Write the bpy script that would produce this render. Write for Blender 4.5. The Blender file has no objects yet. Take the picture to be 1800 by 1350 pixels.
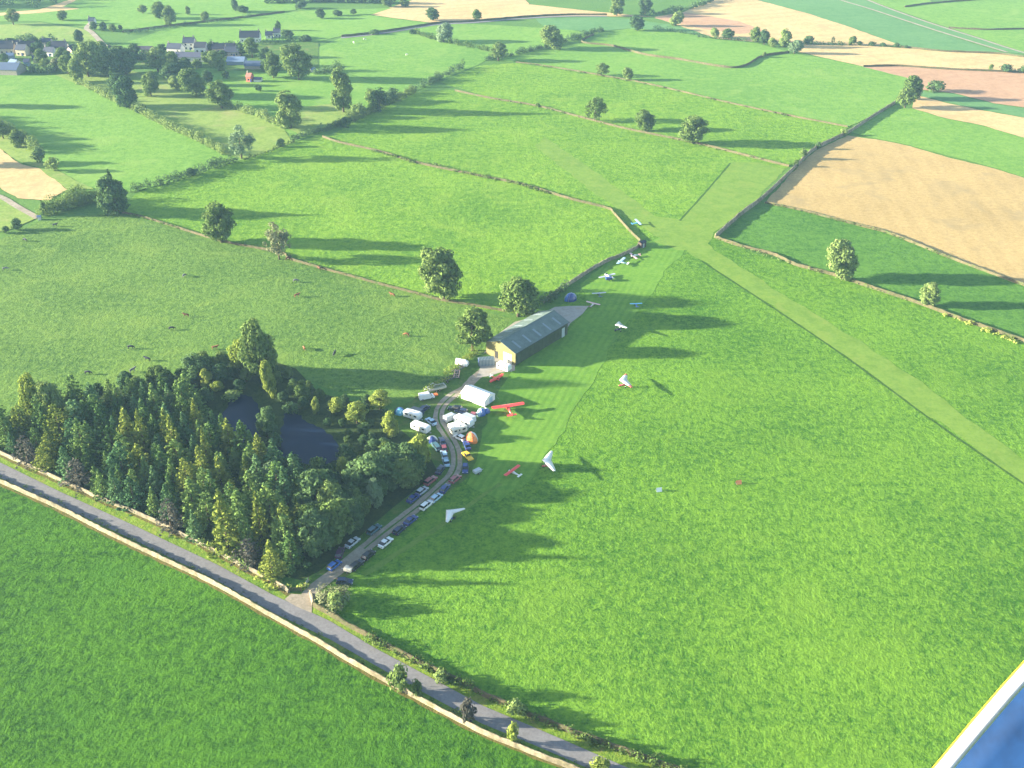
import bpy, bmesh, math, random
import numpy as np
from mathutils import Vector, Matrix

# ------------------------------------------------------------------ camera, world, sun, exposure
sc = bpy.context.scene
COL = sc.collection
F_PX, PITCH, H = 1766.0, math.radians(30.85), 163.6
CP, SP = math.cos(PITCH), math.sin(PITCH)
cam_d = bpy.data.cameras.new("camera"); cam = bpy.data.objects.new("camera", cam_d); COL.objects.link(cam)
cam.location = (0, 0, H); cam.rotation_euler = (math.pi / 2 - PITCH, 0, 0)
cam_d.sensor_width = 36.0; cam_d.lens = 36.0 * F_PX / 1800.0
cam_d.clip_start = 0.1; cam_d.clip_end = 9000
sc.camera = cam

SUN_EL = math.radians(12.0)
SUN_AZ_TILT = -0.03                                   # shadows fall to +X, a touch towards the camera
world = bpy.data.worlds.new("World"); sc.world = world; world.use_nodes = True
wn = world.node_tree.nodes
sky = wn.new("ShaderNodeTexSky"); sky.sky_type = 'NISHITA'; sky.sun_disc = False
sky.sun_elevation = SUN_EL; sky.sun_rotation = math.radians(-90)
world.node_tree.links.new(sky.outputs[0], wn["Background"].inputs[0])
wn["Background"].inputs[1].default_value = 0.076
sun_d = bpy.data.lights.new("sun", 'SUN'); sun_d.energy = 5.0; sun_d.angle = math.radians(0.9); sun_d.color = (1.0, 0.90, 0.69)
sun = bpy.data.objects.new("sun", sun_d); COL.objects.link(sun)
sun.location = (-100, 200, 250)
sun.rotation_euler = Vector((math.cos(SUN_EL), SUN_AZ_TILT, -math.sin(SUN_EL))).to_track_quat('-Z', 'Y').to_euler()
sc.view_settings.view_transform = 'Standard'; sc.view_settings.look = 'None'
sc.view_settings.exposure = 2.54; sc.view_settings.gamma = 1.0
sc.render.engine = 'CYCLES'
sc.cycles.use_denoising = True
sc.cycles.max_bounces = 6; sc.cycles.diffuse_bounces = 3; sc.cycles.glossy_bounces = 2
sc.cycles.transmission_bounces = 3; sc.cycles.volume_bounces = 1; sc.cycles.transparent_max_bounces = 6

# ------------------------------------------------------------------ where a photograph's point lies on the ground
def ray(px, py):
    x = (px - 900.0) / F_PX; v = (675.0 - py) / F_PX
    return Vector((x, CP + v * SP, -SP + v * CP))
def P(px, py, z=0.0):
    d = ray(px, py); t = (z - H) / d.z
    return Vector((d.x * t, d.y * t, z))
def S(py):                                             # horizontal pixels per metre on that row
    d = ray(900, py); t = -H / d.z
    return F_PX / t
def VS(py):                                            # vertical pixels per metre of an upright thing
    return S(py) * (CP + (675.0 - py) / F_PX * SP)
def ang(x0, y0, x1, y1):
    a = P(x0, y0); b = P(x1, y1); return math.atan2(b.y - a.y, b.x - a.x)

R = random.Random(7)
NP = np.random.default_rng(11)

# ------------------------------------------------------------------ materials
def new_mat(name):
    m = bpy.data.materials.new(name); m.use_nodes = True
    nt = m.node_tree; b = nt.nodes["Principled BSDF"]
    return m, nt, nt.nodes, nt.links, b
def rgba(c): return (c[0], c[1], c[2], 1.0)
def noise(nt, scale, detail=4, rough=0.6, vec=None, dist=0.0):
    n = nt.nodes.new("ShaderNodeTexNoise"); n.inputs["Scale"].default_value = scale
    n.inputs["Detail"].default_value = detail; n.inputs["Roughness"].default_value = rough
    n.inputs["Distortion"].default_value = dist
    if vec: nt.links.new(vec, n.inputs["Vector"])
    return n.outputs["Fac"]
def math_n(nt, op, a, b=None, c=None):
    n = nt.nodes.new("ShaderNodeMath"); n.operation = op
    for i, v in enumerate((a, b, c)):
        if v is None: continue
        if isinstance(v, (int, float)): n.inputs[i].default_value = v
        else: nt.links.new(v, n.inputs[i])
    return n.outputs[0]
def mix_c(nt, fac, a, b):
    n = nt.nodes.new("ShaderNodeMix"); n.data_type = 'RGBA'
    if isinstance(fac, (int, float)): n.inputs[0].default_value = fac
    else: nt.links.new(fac, n.inputs[0])
    for i, v in ((6, a), (7, b)):
        if isinstance(v, tuple): n.inputs[i].default_value = rgba(v)
        else: nt.links.new(v, n.inputs[i])
    return n.outputs[2]
def ramp(nt, fac, lo, hi):
    n = nt.nodes.new("ShaderNodeMapRange"); nt.links.new(fac, n.inputs[0])
    n.inputs[1].default_value = lo; n.inputs[2].default_value = hi; n.interpolation_type = 'SMOOTHSTEP'
    return n.outputs[0]
def pos(nt):
    return nt.nodes.new("ShaderNodeNewGeometry").outputs["Position"]
def set_bump(nt, b, h, strength, dist):
    n = nt.nodes.new("ShaderNodeBump"); n.inputs["Strength"].default_value = strength; n.inputs["Distance"].default_value = dist
    nt.links.new(h, n.inputs["Height"]); nt.links.new(n.outputs[0], b.inputs["Normal"])

def field_mat(name, dark, light, accent=None, clump=0.55, bump=0.55, dist=0.6, patch=0.02, stripe=None, contrast=(0.38, 0.60)):
    m, nt, N, L, b = new_mat(name)
    p = pos(nt)
    n1 = noise(nt, patch, 3, 0.6, p); n2 = noise(nt, clump, 5, 0.7, p); n3 = noise(nt, clump * 3.2, 4, 0.7, p)
    mixv = math_n(nt, 'ADD', math_n(nt, 'MULTIPLY', n1, 0.22), math_n(nt, 'ADD', math_n(nt, 'MULTIPLY', n2, 0.43), math_n(nt, 'MULTIPLY', n3, 0.35)))
    f = ramp(nt, mixv, contrast[0], contrast[1])
    c = mix_c(nt, f, dark, light)
    if accent:
        n4 = noise(nt, patch * 2.3, 5, 0.65, p, 0.6)
        c = mix_c(nt, math_n(nt, 'MULTIPLY', ramp(nt, n4, 0.50, 0.72), 0.75), c, accent)
    if stripe:                                         # (angle, width, strength): mower or tractor lines
        a, w, s = stripe
        sx = nt.nodes.new("ShaderNodeSeparateXYZ"); L.new(p, sx.inputs[0])
        u = math_n(nt, 'ADD', math_n(nt, 'MULTIPLY', sx.outputs[0], -math.sin(a)), math_n(nt, 'MULTIPLY', sx.outputs[1], math.cos(a)))
        u = math_n(nt, 'ADD', u, math_n(nt, 'MULTIPLY', noise(nt, 0.06, 2, 0.5, p), 1.6))
        w_ = math_n(nt, 'SINE', math_n(nt, 'MULTIPLY', u, 2 * math.pi / w))
        k = math_n(nt, 'MULTIPLY', ramp(nt, w_, -0.4, 0.8), math_n(nt, 'MULTIPLY', ramp(nt, noise(nt, 0.03, 3, 0.6, p), 0.3, 0.65), s))
        c = mix_c(nt, k, c, tuple(min(1, v * 0.62) for v in dark))
    L.new(c, b.inputs["Base Color"]); b.inputs["Roughness"].default_value = 0.95; b.inputs["Specular IOR Level"].default_value = 0.1
    hgt = math_n(nt, 'ADD', math_n(nt, 'MULTIPLY', n2, 0.7), math_n(nt, 'MULTIPLY', n3, 0.3))
    set_bump(nt, b, hgt, bump, dist)
    return m

def leaf_mat(name, a, c, trans=0.25):
    m, nt, N, L, b = new_mat(name)
    p = pos(nt); oi = N.new("ShaderNodeObjectInfo")
    f = ramp(nt, math_n(nt, 'ADD', math_n(nt, 'MULTIPLY', noise(nt, 0.7, 4, 0.6, p), 0.8), math_n(nt, 'MULTIPLY', oi.outputs["Random"], 0.25)), 0.3, 0.75)
    col = mix_c(nt, f, a, c)
    N.remove(b)
    d = N.new("ShaderNodeBsdfDiffuse"); t = N.new("ShaderNodeBsdfTranslucent"); mx = N.new("ShaderNodeMixShader")
    L.new(col, d.inputs[0]); L.new(col, t.inputs[0]); mx.inputs[0].default_value = trans
    L.new(d.outputs[0], mx.inputs[1]); L.new(t.outputs[0], mx.inputs[2]); L.new(mx.outputs[0], N["Material Output"].inputs[0])
    return m

def solid(name, c, rough=0.6, metal=0.0, var=0.12, scale=2.0, spec=0.4, coat=0.0):
    m, nt, N, L, b = new_mat(name)
    tc = N.new("ShaderNodeTexCoord")
    n = noise(nt, scale, 5, 0.65, tc.outputs["Object"])
    col = mix_c(nt, ramp(nt, n, 0.3, 0.7), tuple(v * (1 - var) for v in c), tuple(min(1, v * (1 + var)) for v in c))
    L.new(col, b.inputs["Base Color"]); b.inputs["Roughness"].default_value = rough; b.inputs["Metallic"].default_value = metal
    b.inputs["Specular IOR Level"].default_value = spec; b.inputs["Coat Weight"].default_value = coat
    return m

def surface_mat(name, a, c, scale, rough=0.9, bump=0.3, dist=0.05, c2=None):
    m, nt, N, L, b = new_mat(name)
    p = pos(nt); n1 = noise(nt, scale, 6, 0.7, p); n2 = noise(nt, scale * 0.12, 3, 0.6, p)
    col = mix_c(nt, ramp(nt, math_n(nt, 'ADD', math_n(nt, 'MULTIPLY', n1, 0.6), math_n(nt, 'MULTIPLY', n2, 0.4)), 0.33, 0.67), a, c)
    if c2: col = mix_c(nt, math_n(nt, 'MULTIPLY', ramp(nt, noise(nt, scale * 0.4, 5, 0.7, p), 0.52, 0.68), 0.8), col, c2)
    L.new(col, b.inputs["Base Color"]); b.inputs["Roughness"].default_value = rough; b.inputs["Specular IOR Level"].default_value = 0.2
    set_bump(nt, b, n1, bump, dist)
    return m

# ------------------------------------------------------------------ object helpers
def tag(o, label, cat, group=None, kind=None):
    o["label"] = label; o["category"] = cat
    if group: o["group"] = group
    if kind: o["kind"] = kind
    return o
def empty(name, loc, rz=0.0, scale=(1, 1, 1)):
    o = bpy.data.objects.new(name, None); COL.objects.link(o); o.location = loc; o.rotation_euler = (0, 0, rz); o.scale = scale
    o.empty_display_size = 0.5
    return o
def link(name, me, parent=None, m=None):
    o = bpy.data.objects.new(name, me); COL.objects.link(o)
    if parent: o.parent = parent
    if m is not None:
        if not me.materials: me.materials.append(m)
        elif me.materials[0] != m:
            o.material_slots[0].link = 'OBJECT'; o.material_slots[0].material = m
    return o
def children(o): return [c for c in bpy.data.objects if c.parent == o]
def copy_tree(src, kids):
    c = src.copy(); COL.objects.link(c)
    for k, sub in kids:
        d = k.copy(); COL.objects.link(d); d.parent = c
        for s in sub:
            e = s.copy(); COL.objects.link(e); e.parent = d
    return c

class MB:
    def __init__(s): s.v = []; s.f = []
    def add(s, vs, fs):
        o = len(s.v); s.v += [tuple(v) for v in vs]; s.f += [tuple(i + o for i in f) for f in fs]; return s
    def box(s, cx, cy, cz, dx, dy, dz, rz=0.0, taper=1.0, tx=None):
        t = taper; u = t if tx is None else tx; vs = []
        for z, k, q in ((-.5, 1, 1), (.5, u, t)):
            for x, y in ((-.5, -.5), (.5, -.5), (.5, .5), (-.5, .5)):
                X, Y = x * dx * k, y * dy * q
                vs.append((cx + X * math.cos(rz) - Y * math.sin(rz), cy + X * math.sin(rz) + Y * math.cos(rz), cz + z * dz))
        return s.add(vs, [(3, 2, 1, 0), (4, 5, 6, 7), (0, 1, 5, 4), (1, 2, 6, 5), (2, 3, 7, 6), (3, 0, 4, 7)])
    def tube(s, pts, rad, n=8, cap=True):
        pts = [Vector(p) for p in pts]; rings = []
        for i, p in enumerate(pts):
            d = (pts[min(i + 1, len(pts) - 1)] - pts[max(i - 1, 0)]).normalized()
            a = d.orthogonal().normalized() if abs(d.z) > 0.9 else d.cross(Vector((0, 0, 1))).normalized(); b = d.cross(a)
            r = rad[i] if isinstance(rad, (list, tuple)) else rad
            rings.append([p + (a * math.cos(2 * math.pi * k / n) + b * math.sin(2 * math.pi * k / n)) * r for k in range(n)])
        vs = [v for r in rings for v in r]; fs = []
        for i in range(len(rings) - 1):
            for k in range(n): fs.append((i * n + k, i * n + (k + 1) % n, (i + 1) * n + (k + 1) % n, (i + 1) * n + k))
        if cap: fs += [tuple(range(n))[::-1], tuple((len(rings) - 1) * n + k for k in range(n))]
        return s.add(vs, fs)
    def loft(s, rings, closed_ends=True):
        n = len(rings[0]); vs = [v for r in rings for v in r]; fs = []
        for i in range(len(rings) - 1):
            for k in range(n): fs.append((i * n + k, i * n + (k + 1) % n, (i + 1) * n + (k + 1) % n, (i + 1) * n + k))
        if closed_ends: fs += [tuple(range(n))[::-1], tuple((len(rings) - 1) * n + k for k in range(n))]
        return s.add(vs, fs)
    def mesh(s, name, smooth=False):
        me = bpy.data.meshes.new(name); me.from_pydata(s.v, [], s.f); me.update()
        bm = bmesh.new(); bm.from_mesh(me); bmesh.ops.recalc_face_normals(bm, faces=bm.faces); bm.to_mesh(me); bm.free()
        if smooth:
            for p in me.polygons: p.use_smooth = True
        return me
    def build(s, name, m, parent=None, smooth=False):
        return link(name, s.mesh(name, smooth), parent, m)

def ell_ring(x, cz, ry, rz, n=14, p=2.0):                # superellipse ring across the x axis
    out = []
    for k in range(n):
        a = 2 * math.pi * k / n; c, q = math.cos(a), math.sin(a)
        out.append((x, ry * math.copysign(abs(c) ** (2 / p), c), cz + rz * math.copysign(abs(q) ** (2 / p), q)))
    return out

ZI = [0]
def sheet(name, m, label, cat, pts, ground=False):
    ZI[0] += 1; z = 0.004 * ZI[0]
    if not ground and cat in ("field", "runway", "grass strip", "verge"):   # uneven, hand-mown and ploughed margins
        c = [P(*q) for q in pts]; out = []; j = 0.75 if cat != "field" else 0.45
        for i, p in enumerate(c):
            q = c[(i + 1) % len(c)]; l = (q - p).length; n = max(1, min(80, int(l / 3.5)))
            d = (q - p) / max(l, 1e-6); nr = Vector((-d.y, d.x, 0)); o_ = 0.0
            for k in range(n):
                o_ = 0.6 * o_ + R.uniform(-j, j); out.append(p + (q - p) * (k / n) + nr * (o_ if k else 0))
        pts, ground = out, True
    vs = [(p.x, p.y, z) for p in (pts if ground else [P(*q) for q in pts])]
    bm = bmesh.new(); f = bm.faces.new([bm.verts.new(v) for v in vs]); bmesh.ops.triangulate(bm, faces=[f])
    bm.normal_update()
    for q in bm.faces:
        if q.normal.z < 0: q.normal_flip()
    me = bpy.data.meshes.new(name); bm.to_mesh(me); bm.free()
    return tag(link(name, me, None, m), label, cat, kind='structure')
def spline(pts, step=4.0):
    """Catmull-Rom through ground points, resampled evenly."""
    out = []
    q = [pts[0]] + list(pts) + [pts[-1]]
    for i in range(1, len(q) - 2):
        p0, p1, p2, p3 = q[i - 1], q[i], q[i + 1], q[i + 2]
        n = max(1, int((p2 - p1).length / step))
        for k in range(n):
            t = k / n
            out.append(0.5 * ((2 * p1) + (p2 - p0) * t + (2 * p0 - 5 * p1 + 4 * p2 - p3) * t * t + (3 * p1 - p0 - 3 * p2 + p3) * t ** 3))
    out.append(pts[-1]); return out
def ribbon(name, m, label, cat, px, width, step=3.0, wob=0.0):
    c = spline([P(*q) for q in px], step); L_, R_ = [], []
    for i, p in enumerate(c):
        d = (c[min(i + 1, len(c) - 1)] - c[max(i - 1, 0)]).normalized(); n = Vector((-d.y, d.x, 0))
        w = width * (1 + wob * R.uniform(-1, 1)) / 2
        L_.append(p + n * w); R_.append(p - n * width * (1 + wob * R.uniform(-1, 1)) / 2)
    ZI[0] += 1; z = 0.004 * ZI[0]
    vs = [(v.x, v.y, z) for v in L_ + R_]; n = len(c)
    fs = [(n + i, n + i + 1, i + 1, i) for i in range(n - 1)]
    me = bpy.data.meshes.new(name); me.from_pydata(vs, [], fs); me.update()
    return tag(link(name, me, None, m), label, cat, kind='structure')

# ------------------------------------------------------------------ colours of the land
M_base = field_mat("pasture_base", (0.055, 0.138, 0.024), (0.106, 0.209, 0.036))
M_air = field_mat("airfield_grass", (0.034, 0.114, 0.010), (0.139, 0.273, 0.024), (0.129, 0.245, 0.024), clump=0.46, bump=0.9, dist=0.9)
M_near = field_mat("near_field_grass", (0.010, 0.055, 0.005), (0.065, 0.173, 0.010), (0.047, 0.143, 0.011), clump=0.42, bump=1.0, dist=1.0)
M_mown = field_mat("mown_grass", (0.090, 0.212, 0.023), (0.147, 0.281, 0.034), clump=0.3, bump=0.3, dist=0.4,
                   stripe=(ang(977, 780, 1057, 643), 2.4, 0.34))
M_strip = field_mat("runway_grass", (0.109, 0.202, 0.027), (0.160, 0.260, 0.040), (0.179, 0.255, 0.044), clump=0.25, bump=0.3, dist=0.4, patch=0.05)
M_cow = field_mat("grazed_grass", (0.041, 0.104, 0.017), (0.129, 0.224, 0.039), (0.143, 0.230, 0.040), clump=0.42, bump=1.0, dist=1.0)
M_mid = field_mat("pasture_bright", (0.061, 0.161, 0.013), (0.166, 0.296, 0.027), (0.175, 0.286, 0.032), clump=0.30, bump=0.8, dist=1.0)
M_far = field_mat("pasture_far", (0.090, 0.209, 0.029), (0.158, 0.294, 0.046), (0.184, 0.296, 0.057), clump=0.22, bump=0.5, dist=0.8, patch=0.012)
M_yel = field_mat("rough_pasture", (0.119, 0.204, 0.036), (0.217, 0.296, 0.065), (0.270, 0.270, 0.100), clump=0.2, bump=0.4)
M_teal = field_mat("root_crop", (0.075, 0.185, 0.060), (0.110, 0.230, 0.080), clump=0.15, bump=0.3)
M_dark = field_mat("clover_field", (0.034, 0.112, 0.014), (0.096, 0.215, 0.028), clump=0.34, bump=0.55, dist=0.7)
M_wheat = field_mat("ripe_wheat", (0.255, 0.182, 0.072), (0.520, 0.375, 0.165), (0.290, 0.225, 0.115), clump=0.5, bump=0.35, dist=0.5,
                    stripe=(ang(1500, 470, 1420, 280), 9.0, 0.13), contrast=(0.25, 0.72))
M_stub = field_mat("stubble", (0.420, 0.295, 0.135), (0.560, 0.405, 0.200), (0.400, 0.290, 0.150), clump=0.25, bump=0.2, stripe=(0.35, 14.0, 0.20))
M_plough = field_mat("bare_soil", (0.340, 0.205, 0.125), (0.440, 0.270, 0.165), clump=0.15, bump=0.3, stripe=(0.231, 8.160, 0.161))
M_verge = field_mat("rough_verge", (0.069, 0.148, 0.014), (0.194, 0.275, 0.032), (0.260, 0.220, 0.070), clump=0.7, bump=0.8, patch=0.08)
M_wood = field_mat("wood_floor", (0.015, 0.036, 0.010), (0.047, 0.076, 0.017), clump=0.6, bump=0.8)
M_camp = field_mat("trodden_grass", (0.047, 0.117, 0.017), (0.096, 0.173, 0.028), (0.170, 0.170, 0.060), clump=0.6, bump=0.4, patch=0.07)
M_edge = field_mat("uncut_edge", (0.027, 0.076, 0.010), (0.050, 0.112, 0.017), clump=0.8, bump=0.8)
M_road = surface_mat("asphalt", (0.145, 0.142, 0.150), (0.215, 0.208, 0.212), 1.4, bump=0.15, c2=(0.15, 0.145, 0.145))
M_track = surface_mat("stone_track", (0.22, 0.185, 0.14), (0.36, 0.31, 0.24), 0.9, bump=0.4, c2=(0.17, 0.16, 0.09))
M_apron = surface_mat("concrete", (0.27, 0.25, 0.22), (0.40, 0.37, 0.32), 0.5, bump=0.2, c2=(0.33, 0.28, 0.2))
M_stone = surface_mat("dry_stone", (0.13, 0.115, 0.075), (0.36, 0.305, 0.215), 0.8, bump=1.0, dist=0.3, c2=(0.15, 0.145, 0.075))
M_stone2 = surface_mat("mossy_stone", (0.055, 0.062, 0.026), (0.130, 0.105, 0.060), 0.9, bump=1.0, dist=0.3, c2=(0.065, 0.105, 0.026))

# ------------------------------------------------------------------ the ground and the near land
g = MB(); g.add([(-2600, -900, 0), (2600, -900, 0), (2600, 3600, 0), (-2600, 3600, 0)], [(0, 1, 2, 3)])
tag(g.build("ground", M_base), "green pasture land spreading to the horizon", "ground", kind='structure')

ROAD_F = [(-300, 680), (-100, 768), (0, 813), (100, 862), (240, 926), (380, 992), (480, 1046), (580, 1092), (660, 1140), (760, 1193), (849, 1241), (925, 1273), (1000, 1305), (1085, 1342), (1200, 1390), (1400, 1468)]
ROAD_N = [(-300, 710), (-100, 796), (0, 840), (100, 886), (240, 952), (380, 1020), (480, 1077), (580, 1124), (660, 1170), (760, 1226), (849, 1273), (925, 1304), (1000, 1336), (1085, 1374), (1200, 1424), (1400, 1502)]
WALL_S = [(-300, 716), (-100, 802), (0, 848), (100, 893), (193, 940), (287, 985), (377, 1028), (480, 1086), (558, 1129), (600, 1155), (660, 1189), (715, 1219), (803, 1266), (849, 1290), (915, 1317), (962, 1336), (1000, 1350), (1100, 1392), (1300, 1470)]
WALL_N = [(-120, 745), (-40, 780), (0, 797), (50, 820), (125, 854), (175, 877), (249, 907), (318, 940), (382, 972), (427, 996), (489, 1028), (508, 1042)]
WALL_E = [(552, 1065), (583, 1083), (624, 1107), (658, 1124), (700, 1147), (773, 1183), (819, 1205), (849, 1222), (900, 1243), (934, 1260), (962, 1270), (998, 1285), (1100, 1322), (1200, 1358), (1350, 1410)]

sheet("field", M_air, "large rough green airfield meadow crossed by mown strips", "field",
      [(520, 1048), (600, 985), (700, 900), (790, 830), (760, 740), (820, 660), (960, 560), (1125, 425), (1080, 377), (1000, 350), (960, 250), (1220, 250), (1387, 293), (1257, 418), (1340, 450), (1460, 483), (1617, 535), (1740, 580), (1900, 640), (2200, 900), (2000, 1500), (1350, 1410), (998, 1285), (773, 1183), (624, 1107), (552, 1065)])
sheet("field", M_near, "dark lush green field below the lane wall", "field", WALL_S + [(1200, 1600), (-600, 1600), (-500, 640)])
sheet("field", M_cow, "large grazed field with scattered brown cattle", "field",
      [(-200, 500), (-200, 455), (0, 420), (75, 388), (207, 373), (350, 413), (493, 443), (567, 473), (667, 500), (770, 527), (850, 545), (900, 560), (880, 600), (800, 650), (740, 700), (640, 705), (520, 660), (430, 620), (330, 660), (160, 695), (60, 730), (-40, 790), (-300, 690)])
sheet("field", M_mid, "bright green field between two stone walls and the hedge", "field",
      [(207, 373), (240, 338), (300, 321), (383, 293), (430, 280), (517, 250), (567, 236), (667, 267), (733, 287), (833, 308), (917, 325), (1000, 350), (1067, 367), (1107, 407), (1125, 425), (1063, 462), (997, 503), (925, 552), (850, 545), (770, 527), (667, 500), (567, 473), (493, 443), (350, 413)])
sheet("field", M_dark, "deep green field below the ripe wheat", "field",
      [(1257, 418), (1343, 355), (1407, 370), (1483, 390), (1560, 410), (1667, 453), (1747, 483), (1900, 540), (1900, 640), (1740, 580), (1617, 535), (1460, 483), (1340, 450)])
sheet("field", M_wheat, "golden ripe wheat field with tractor lines", "field",
      [(1343, 357), (1400, 297), (1433, 265), (1490, 238), (1540, 245), (1600, 257), (1667, 277), (1750, 297), (1900, 345), (1900, 540), (1747, 483), (1667, 453), (1560, 410), (1483, 390), (1407, 370)])
sheet("field", M_mid, "bright green field between the aircraft line and the tree wall", "field",
      [(575, 243), (607, 222), (650, 200), (727, 163), (790, 158), (860, 173), (947, 188), (1033, 210), (1100, 227), (1197, 247), (1243, 257), (1333, 280), (1387, 293), (1200, 398), (1125, 425), (1080, 377), (1000, 350), (917, 325), (833, 308), (733, 287)])
sheet("verge", M_verge, "rough yellow green verge beside the lane", "verge", WALL_S + [(1500, 1440)] + WALL_E[::-1] + [(548, 1045), (508, 1042)] + WALL_N[::-1] + [(-300, 665)])
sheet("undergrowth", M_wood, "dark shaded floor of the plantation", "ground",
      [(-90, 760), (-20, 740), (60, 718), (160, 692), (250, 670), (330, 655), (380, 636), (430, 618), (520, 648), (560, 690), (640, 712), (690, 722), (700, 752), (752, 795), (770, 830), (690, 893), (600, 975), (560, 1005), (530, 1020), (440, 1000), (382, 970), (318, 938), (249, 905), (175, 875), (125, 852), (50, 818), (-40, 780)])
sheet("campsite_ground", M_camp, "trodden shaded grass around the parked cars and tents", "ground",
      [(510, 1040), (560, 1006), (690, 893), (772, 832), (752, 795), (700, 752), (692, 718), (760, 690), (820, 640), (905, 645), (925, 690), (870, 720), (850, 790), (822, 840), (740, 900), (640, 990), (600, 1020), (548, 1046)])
sheet("mown_grass", M_mown, "short mown grass beside the camp with mower lines", "grass strip",
      [(820, 850), (862, 720), (900, 652), (935, 620), (1000, 580), (1040, 540), (1020, 500), (1063, 464), (1127, 432), (1190, 405), (1212, 430), (1160, 492), (1100, 570), (1057, 643), (1020, 703), (977, 780), (935, 842), (880, 880)])
sheet("runway", M_strip, "pale mown grass runway running to the right edge", "runway",
      [(1120, 395), (1030, 330), (940, 255), (958, 240), (1060, 312), (1150, 380), (1195, 386), (1255, 440), (1367, 513), (1500, 593), (1633, 683), (1767, 783), (1960, 925), (1960, 972), (1797, 847), (1633, 733), (1483, 623), (1340, 527), (1233, 457), (1190, 428), (1150, 415)])
sheet("runway", M_strip, "pale mown grass runway along the wheat field wall", "runway",
      [(1150, 425), (1197, 386), (1240, 337), (1288, 284), (1335, 286), (1380, 297), (1338, 342), (1296, 376), (1253, 414), (1240, 440), (1190, 440)])
ribbon("uncut_grass_edge", M_edge, "thin dark line of uncut grass along the runway", "grass edge", [(1233, 459), (1340, 529), (1483, 625), (1633, 735), (1797, 849), (1900, 922)], 0.9, 4, 0.3)
ribbon("uncut_grass_edge", M_edge, "thin dark line of uncut grass at the runway crossing", "grass edge", [(1195, 388), (1240, 338), (1284, 287)], 0.9, 4, 0.3)
M_worn = field_mat("worn_grass", (0.085, 0.175, 0.024), (0.16, 0.25, 0.04), clump=0.35, bump=0.5)
ribbon("worn_line", M_worn, "faint pale wheel line beside the shaded cars", "grass line", [(640, 1010), (720, 960), (800, 905), (880, 850)], 1.6, 4, .5)
M_dry = field_mat("dry_grass", (0.085, 0.085, 0.022), (0.155, 0.130, 0.040), clump=0.7, bump=0.8)
ribbon("dry_grass_strip", M_dry, "thin strip of dry grass at the foot of the lane wall", "grass edge", [(x - 1, y + 4) for x, y in WALL_S], 0.7, 2, .6)
ribbon("dry_grass_strip", M_dry, "thin strip of dry grass along the plantation wall", "grass edge", [(x - 1, y + 4) for x, y in WALL_N], 0.9, 3, .5)
sheet("road", M_road, "grey asphalt country lane", "road", ROAD_F + ROAD_N[::-1])
sheet("road", M_track, "pale stony junction where the track meets the lane", "road", [(500, 1054), (512, 1044), (538, 1046), (556, 1036), (562, 1046), (549, 1056), (548, 1078), (520, 1066)])
TRACK = [(536, 1054), (556, 1032), (595, 1002), (640, 965), (673, 938), (707, 912), (738, 888), (766, 863), (790, 841), (800, 826), (803, 808), (799, 786), (788, 768), (778, 752), (771, 737), (773, 720), (785, 704), (800, 692), (818, 682), (834, 665), (856, 648), (872, 636)]
ribbon("track", M_track, "pale stony farm track curving between parked cars", "track", TRACK, 3.3, 2.0, 0.10)
sheet("yard", M_apron, "pale stone yard in front of the barn doors", "yard", [(838, 664), (846, 640), (870, 622), (905, 640), (905, 652), (880, 655), (856, 662)])
sheet("yard", M_apron, "pale concrete strip behind the barn", "yard", [(850, 622), (872, 590), (905, 566), (945, 556), (975, 540), (1000, 538), (1035, 538), (1024, 552), (1003, 568), (990, 588), (950, 590)])
# the wheel ruts: a grassy crown down the middle of the track
ribbon("track_crown", M_camp, "thin grassy crown along the middle of the track", "track", TRACK[3:-4], 0.5, 2.0, 0.4)

# pond: two dark pools
m_w, nt, N_, L_, b_ = new_mat("pond_water")
b_.inputs["Base Color"].default_value = (0.006, 0.015, 0.042, 1); b_.inputs["Specular IOR Level"].default_value = 0.16; b_.inputs["Roughness"].default_value = 0.22; b_.inputs["IOR"].default_value = 1.33
def pool(px):
    q = spline([P(*t) for t in px + px[:1]], 1.2)[:-1]
    return [p + Vector((R.uniform(-.5, .5), R.uniform(-.5, .5), 0)) for p in q]
sheet("pond", m_w, "dark blue pool nearest the plantation", "pond", pool([(410, 698), (432, 694), (452, 708), (458, 730), (461, 775), (470, 800), (450, 800), (430, 785), (410, 765), (396, 748), (388, 732), (397, 718)]), True)
sheet("pond", m_w, "dark pool among the bushes right of the islet", "pond", pool([(500, 728), (520, 724), (540, 742), (560, 752), (580, 766), (600, 792), (596, 808), (560, 818), (520, 812), (490, 802), (482, 788), (492, 766)]), True)

# ------------------------------------------------------------------ the far land
def field(m, label, pts): return sheet("field", m, label, "field", pts)
field(M_far, "long green field left of the village hedge", [(-200, 140), (0, 132), (97, 132), (167, 160), (233, 192), (300, 227), (350, 248), (392, 270), (430, 280), (383, 293), (300, 321), (233, 338), (167, 332), (133, 317), (73, 283), (0, 230), (-200, 150)])
field(M_yel, "yellow green paddock with scattered trees", [(97, 132), (200, 120), (320, 140), (433, 197), (500, 228), (517, 250), (430, 280), (392, 270), (300, 227), (167, 160)])
field(M_far, "green paddock behind the tall trees", [(320, 140), (330, 118), (560, 122), (700, 150), (727, 163), (650, 200), (597, 220), (517, 250), (500, 228), (433, 197)])
field(M_yel, "pale strip of rough pasture beside the hedge trees", [(520, 190), (600, 180), (640, 195), (600, 218), (530, 238), (505, 226)])
field(M_far, "green field below the roadside wall", [(560, 118), (555, 85), (600, 66), (663, 61), (727, 57), (793, 77), (857, 90), (860, 103), (840, 115), (773, 140), (727, 163), (690, 148)])
field(M_far, "green field enclosed by hedges near the stubble", [(727, 57), (727, 50), (773, 43), (833, 42), (1000, 52), (1043, 60), (1010, 70), (967, 80), (907, 97), (860, 103), (793, 77)])
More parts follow.
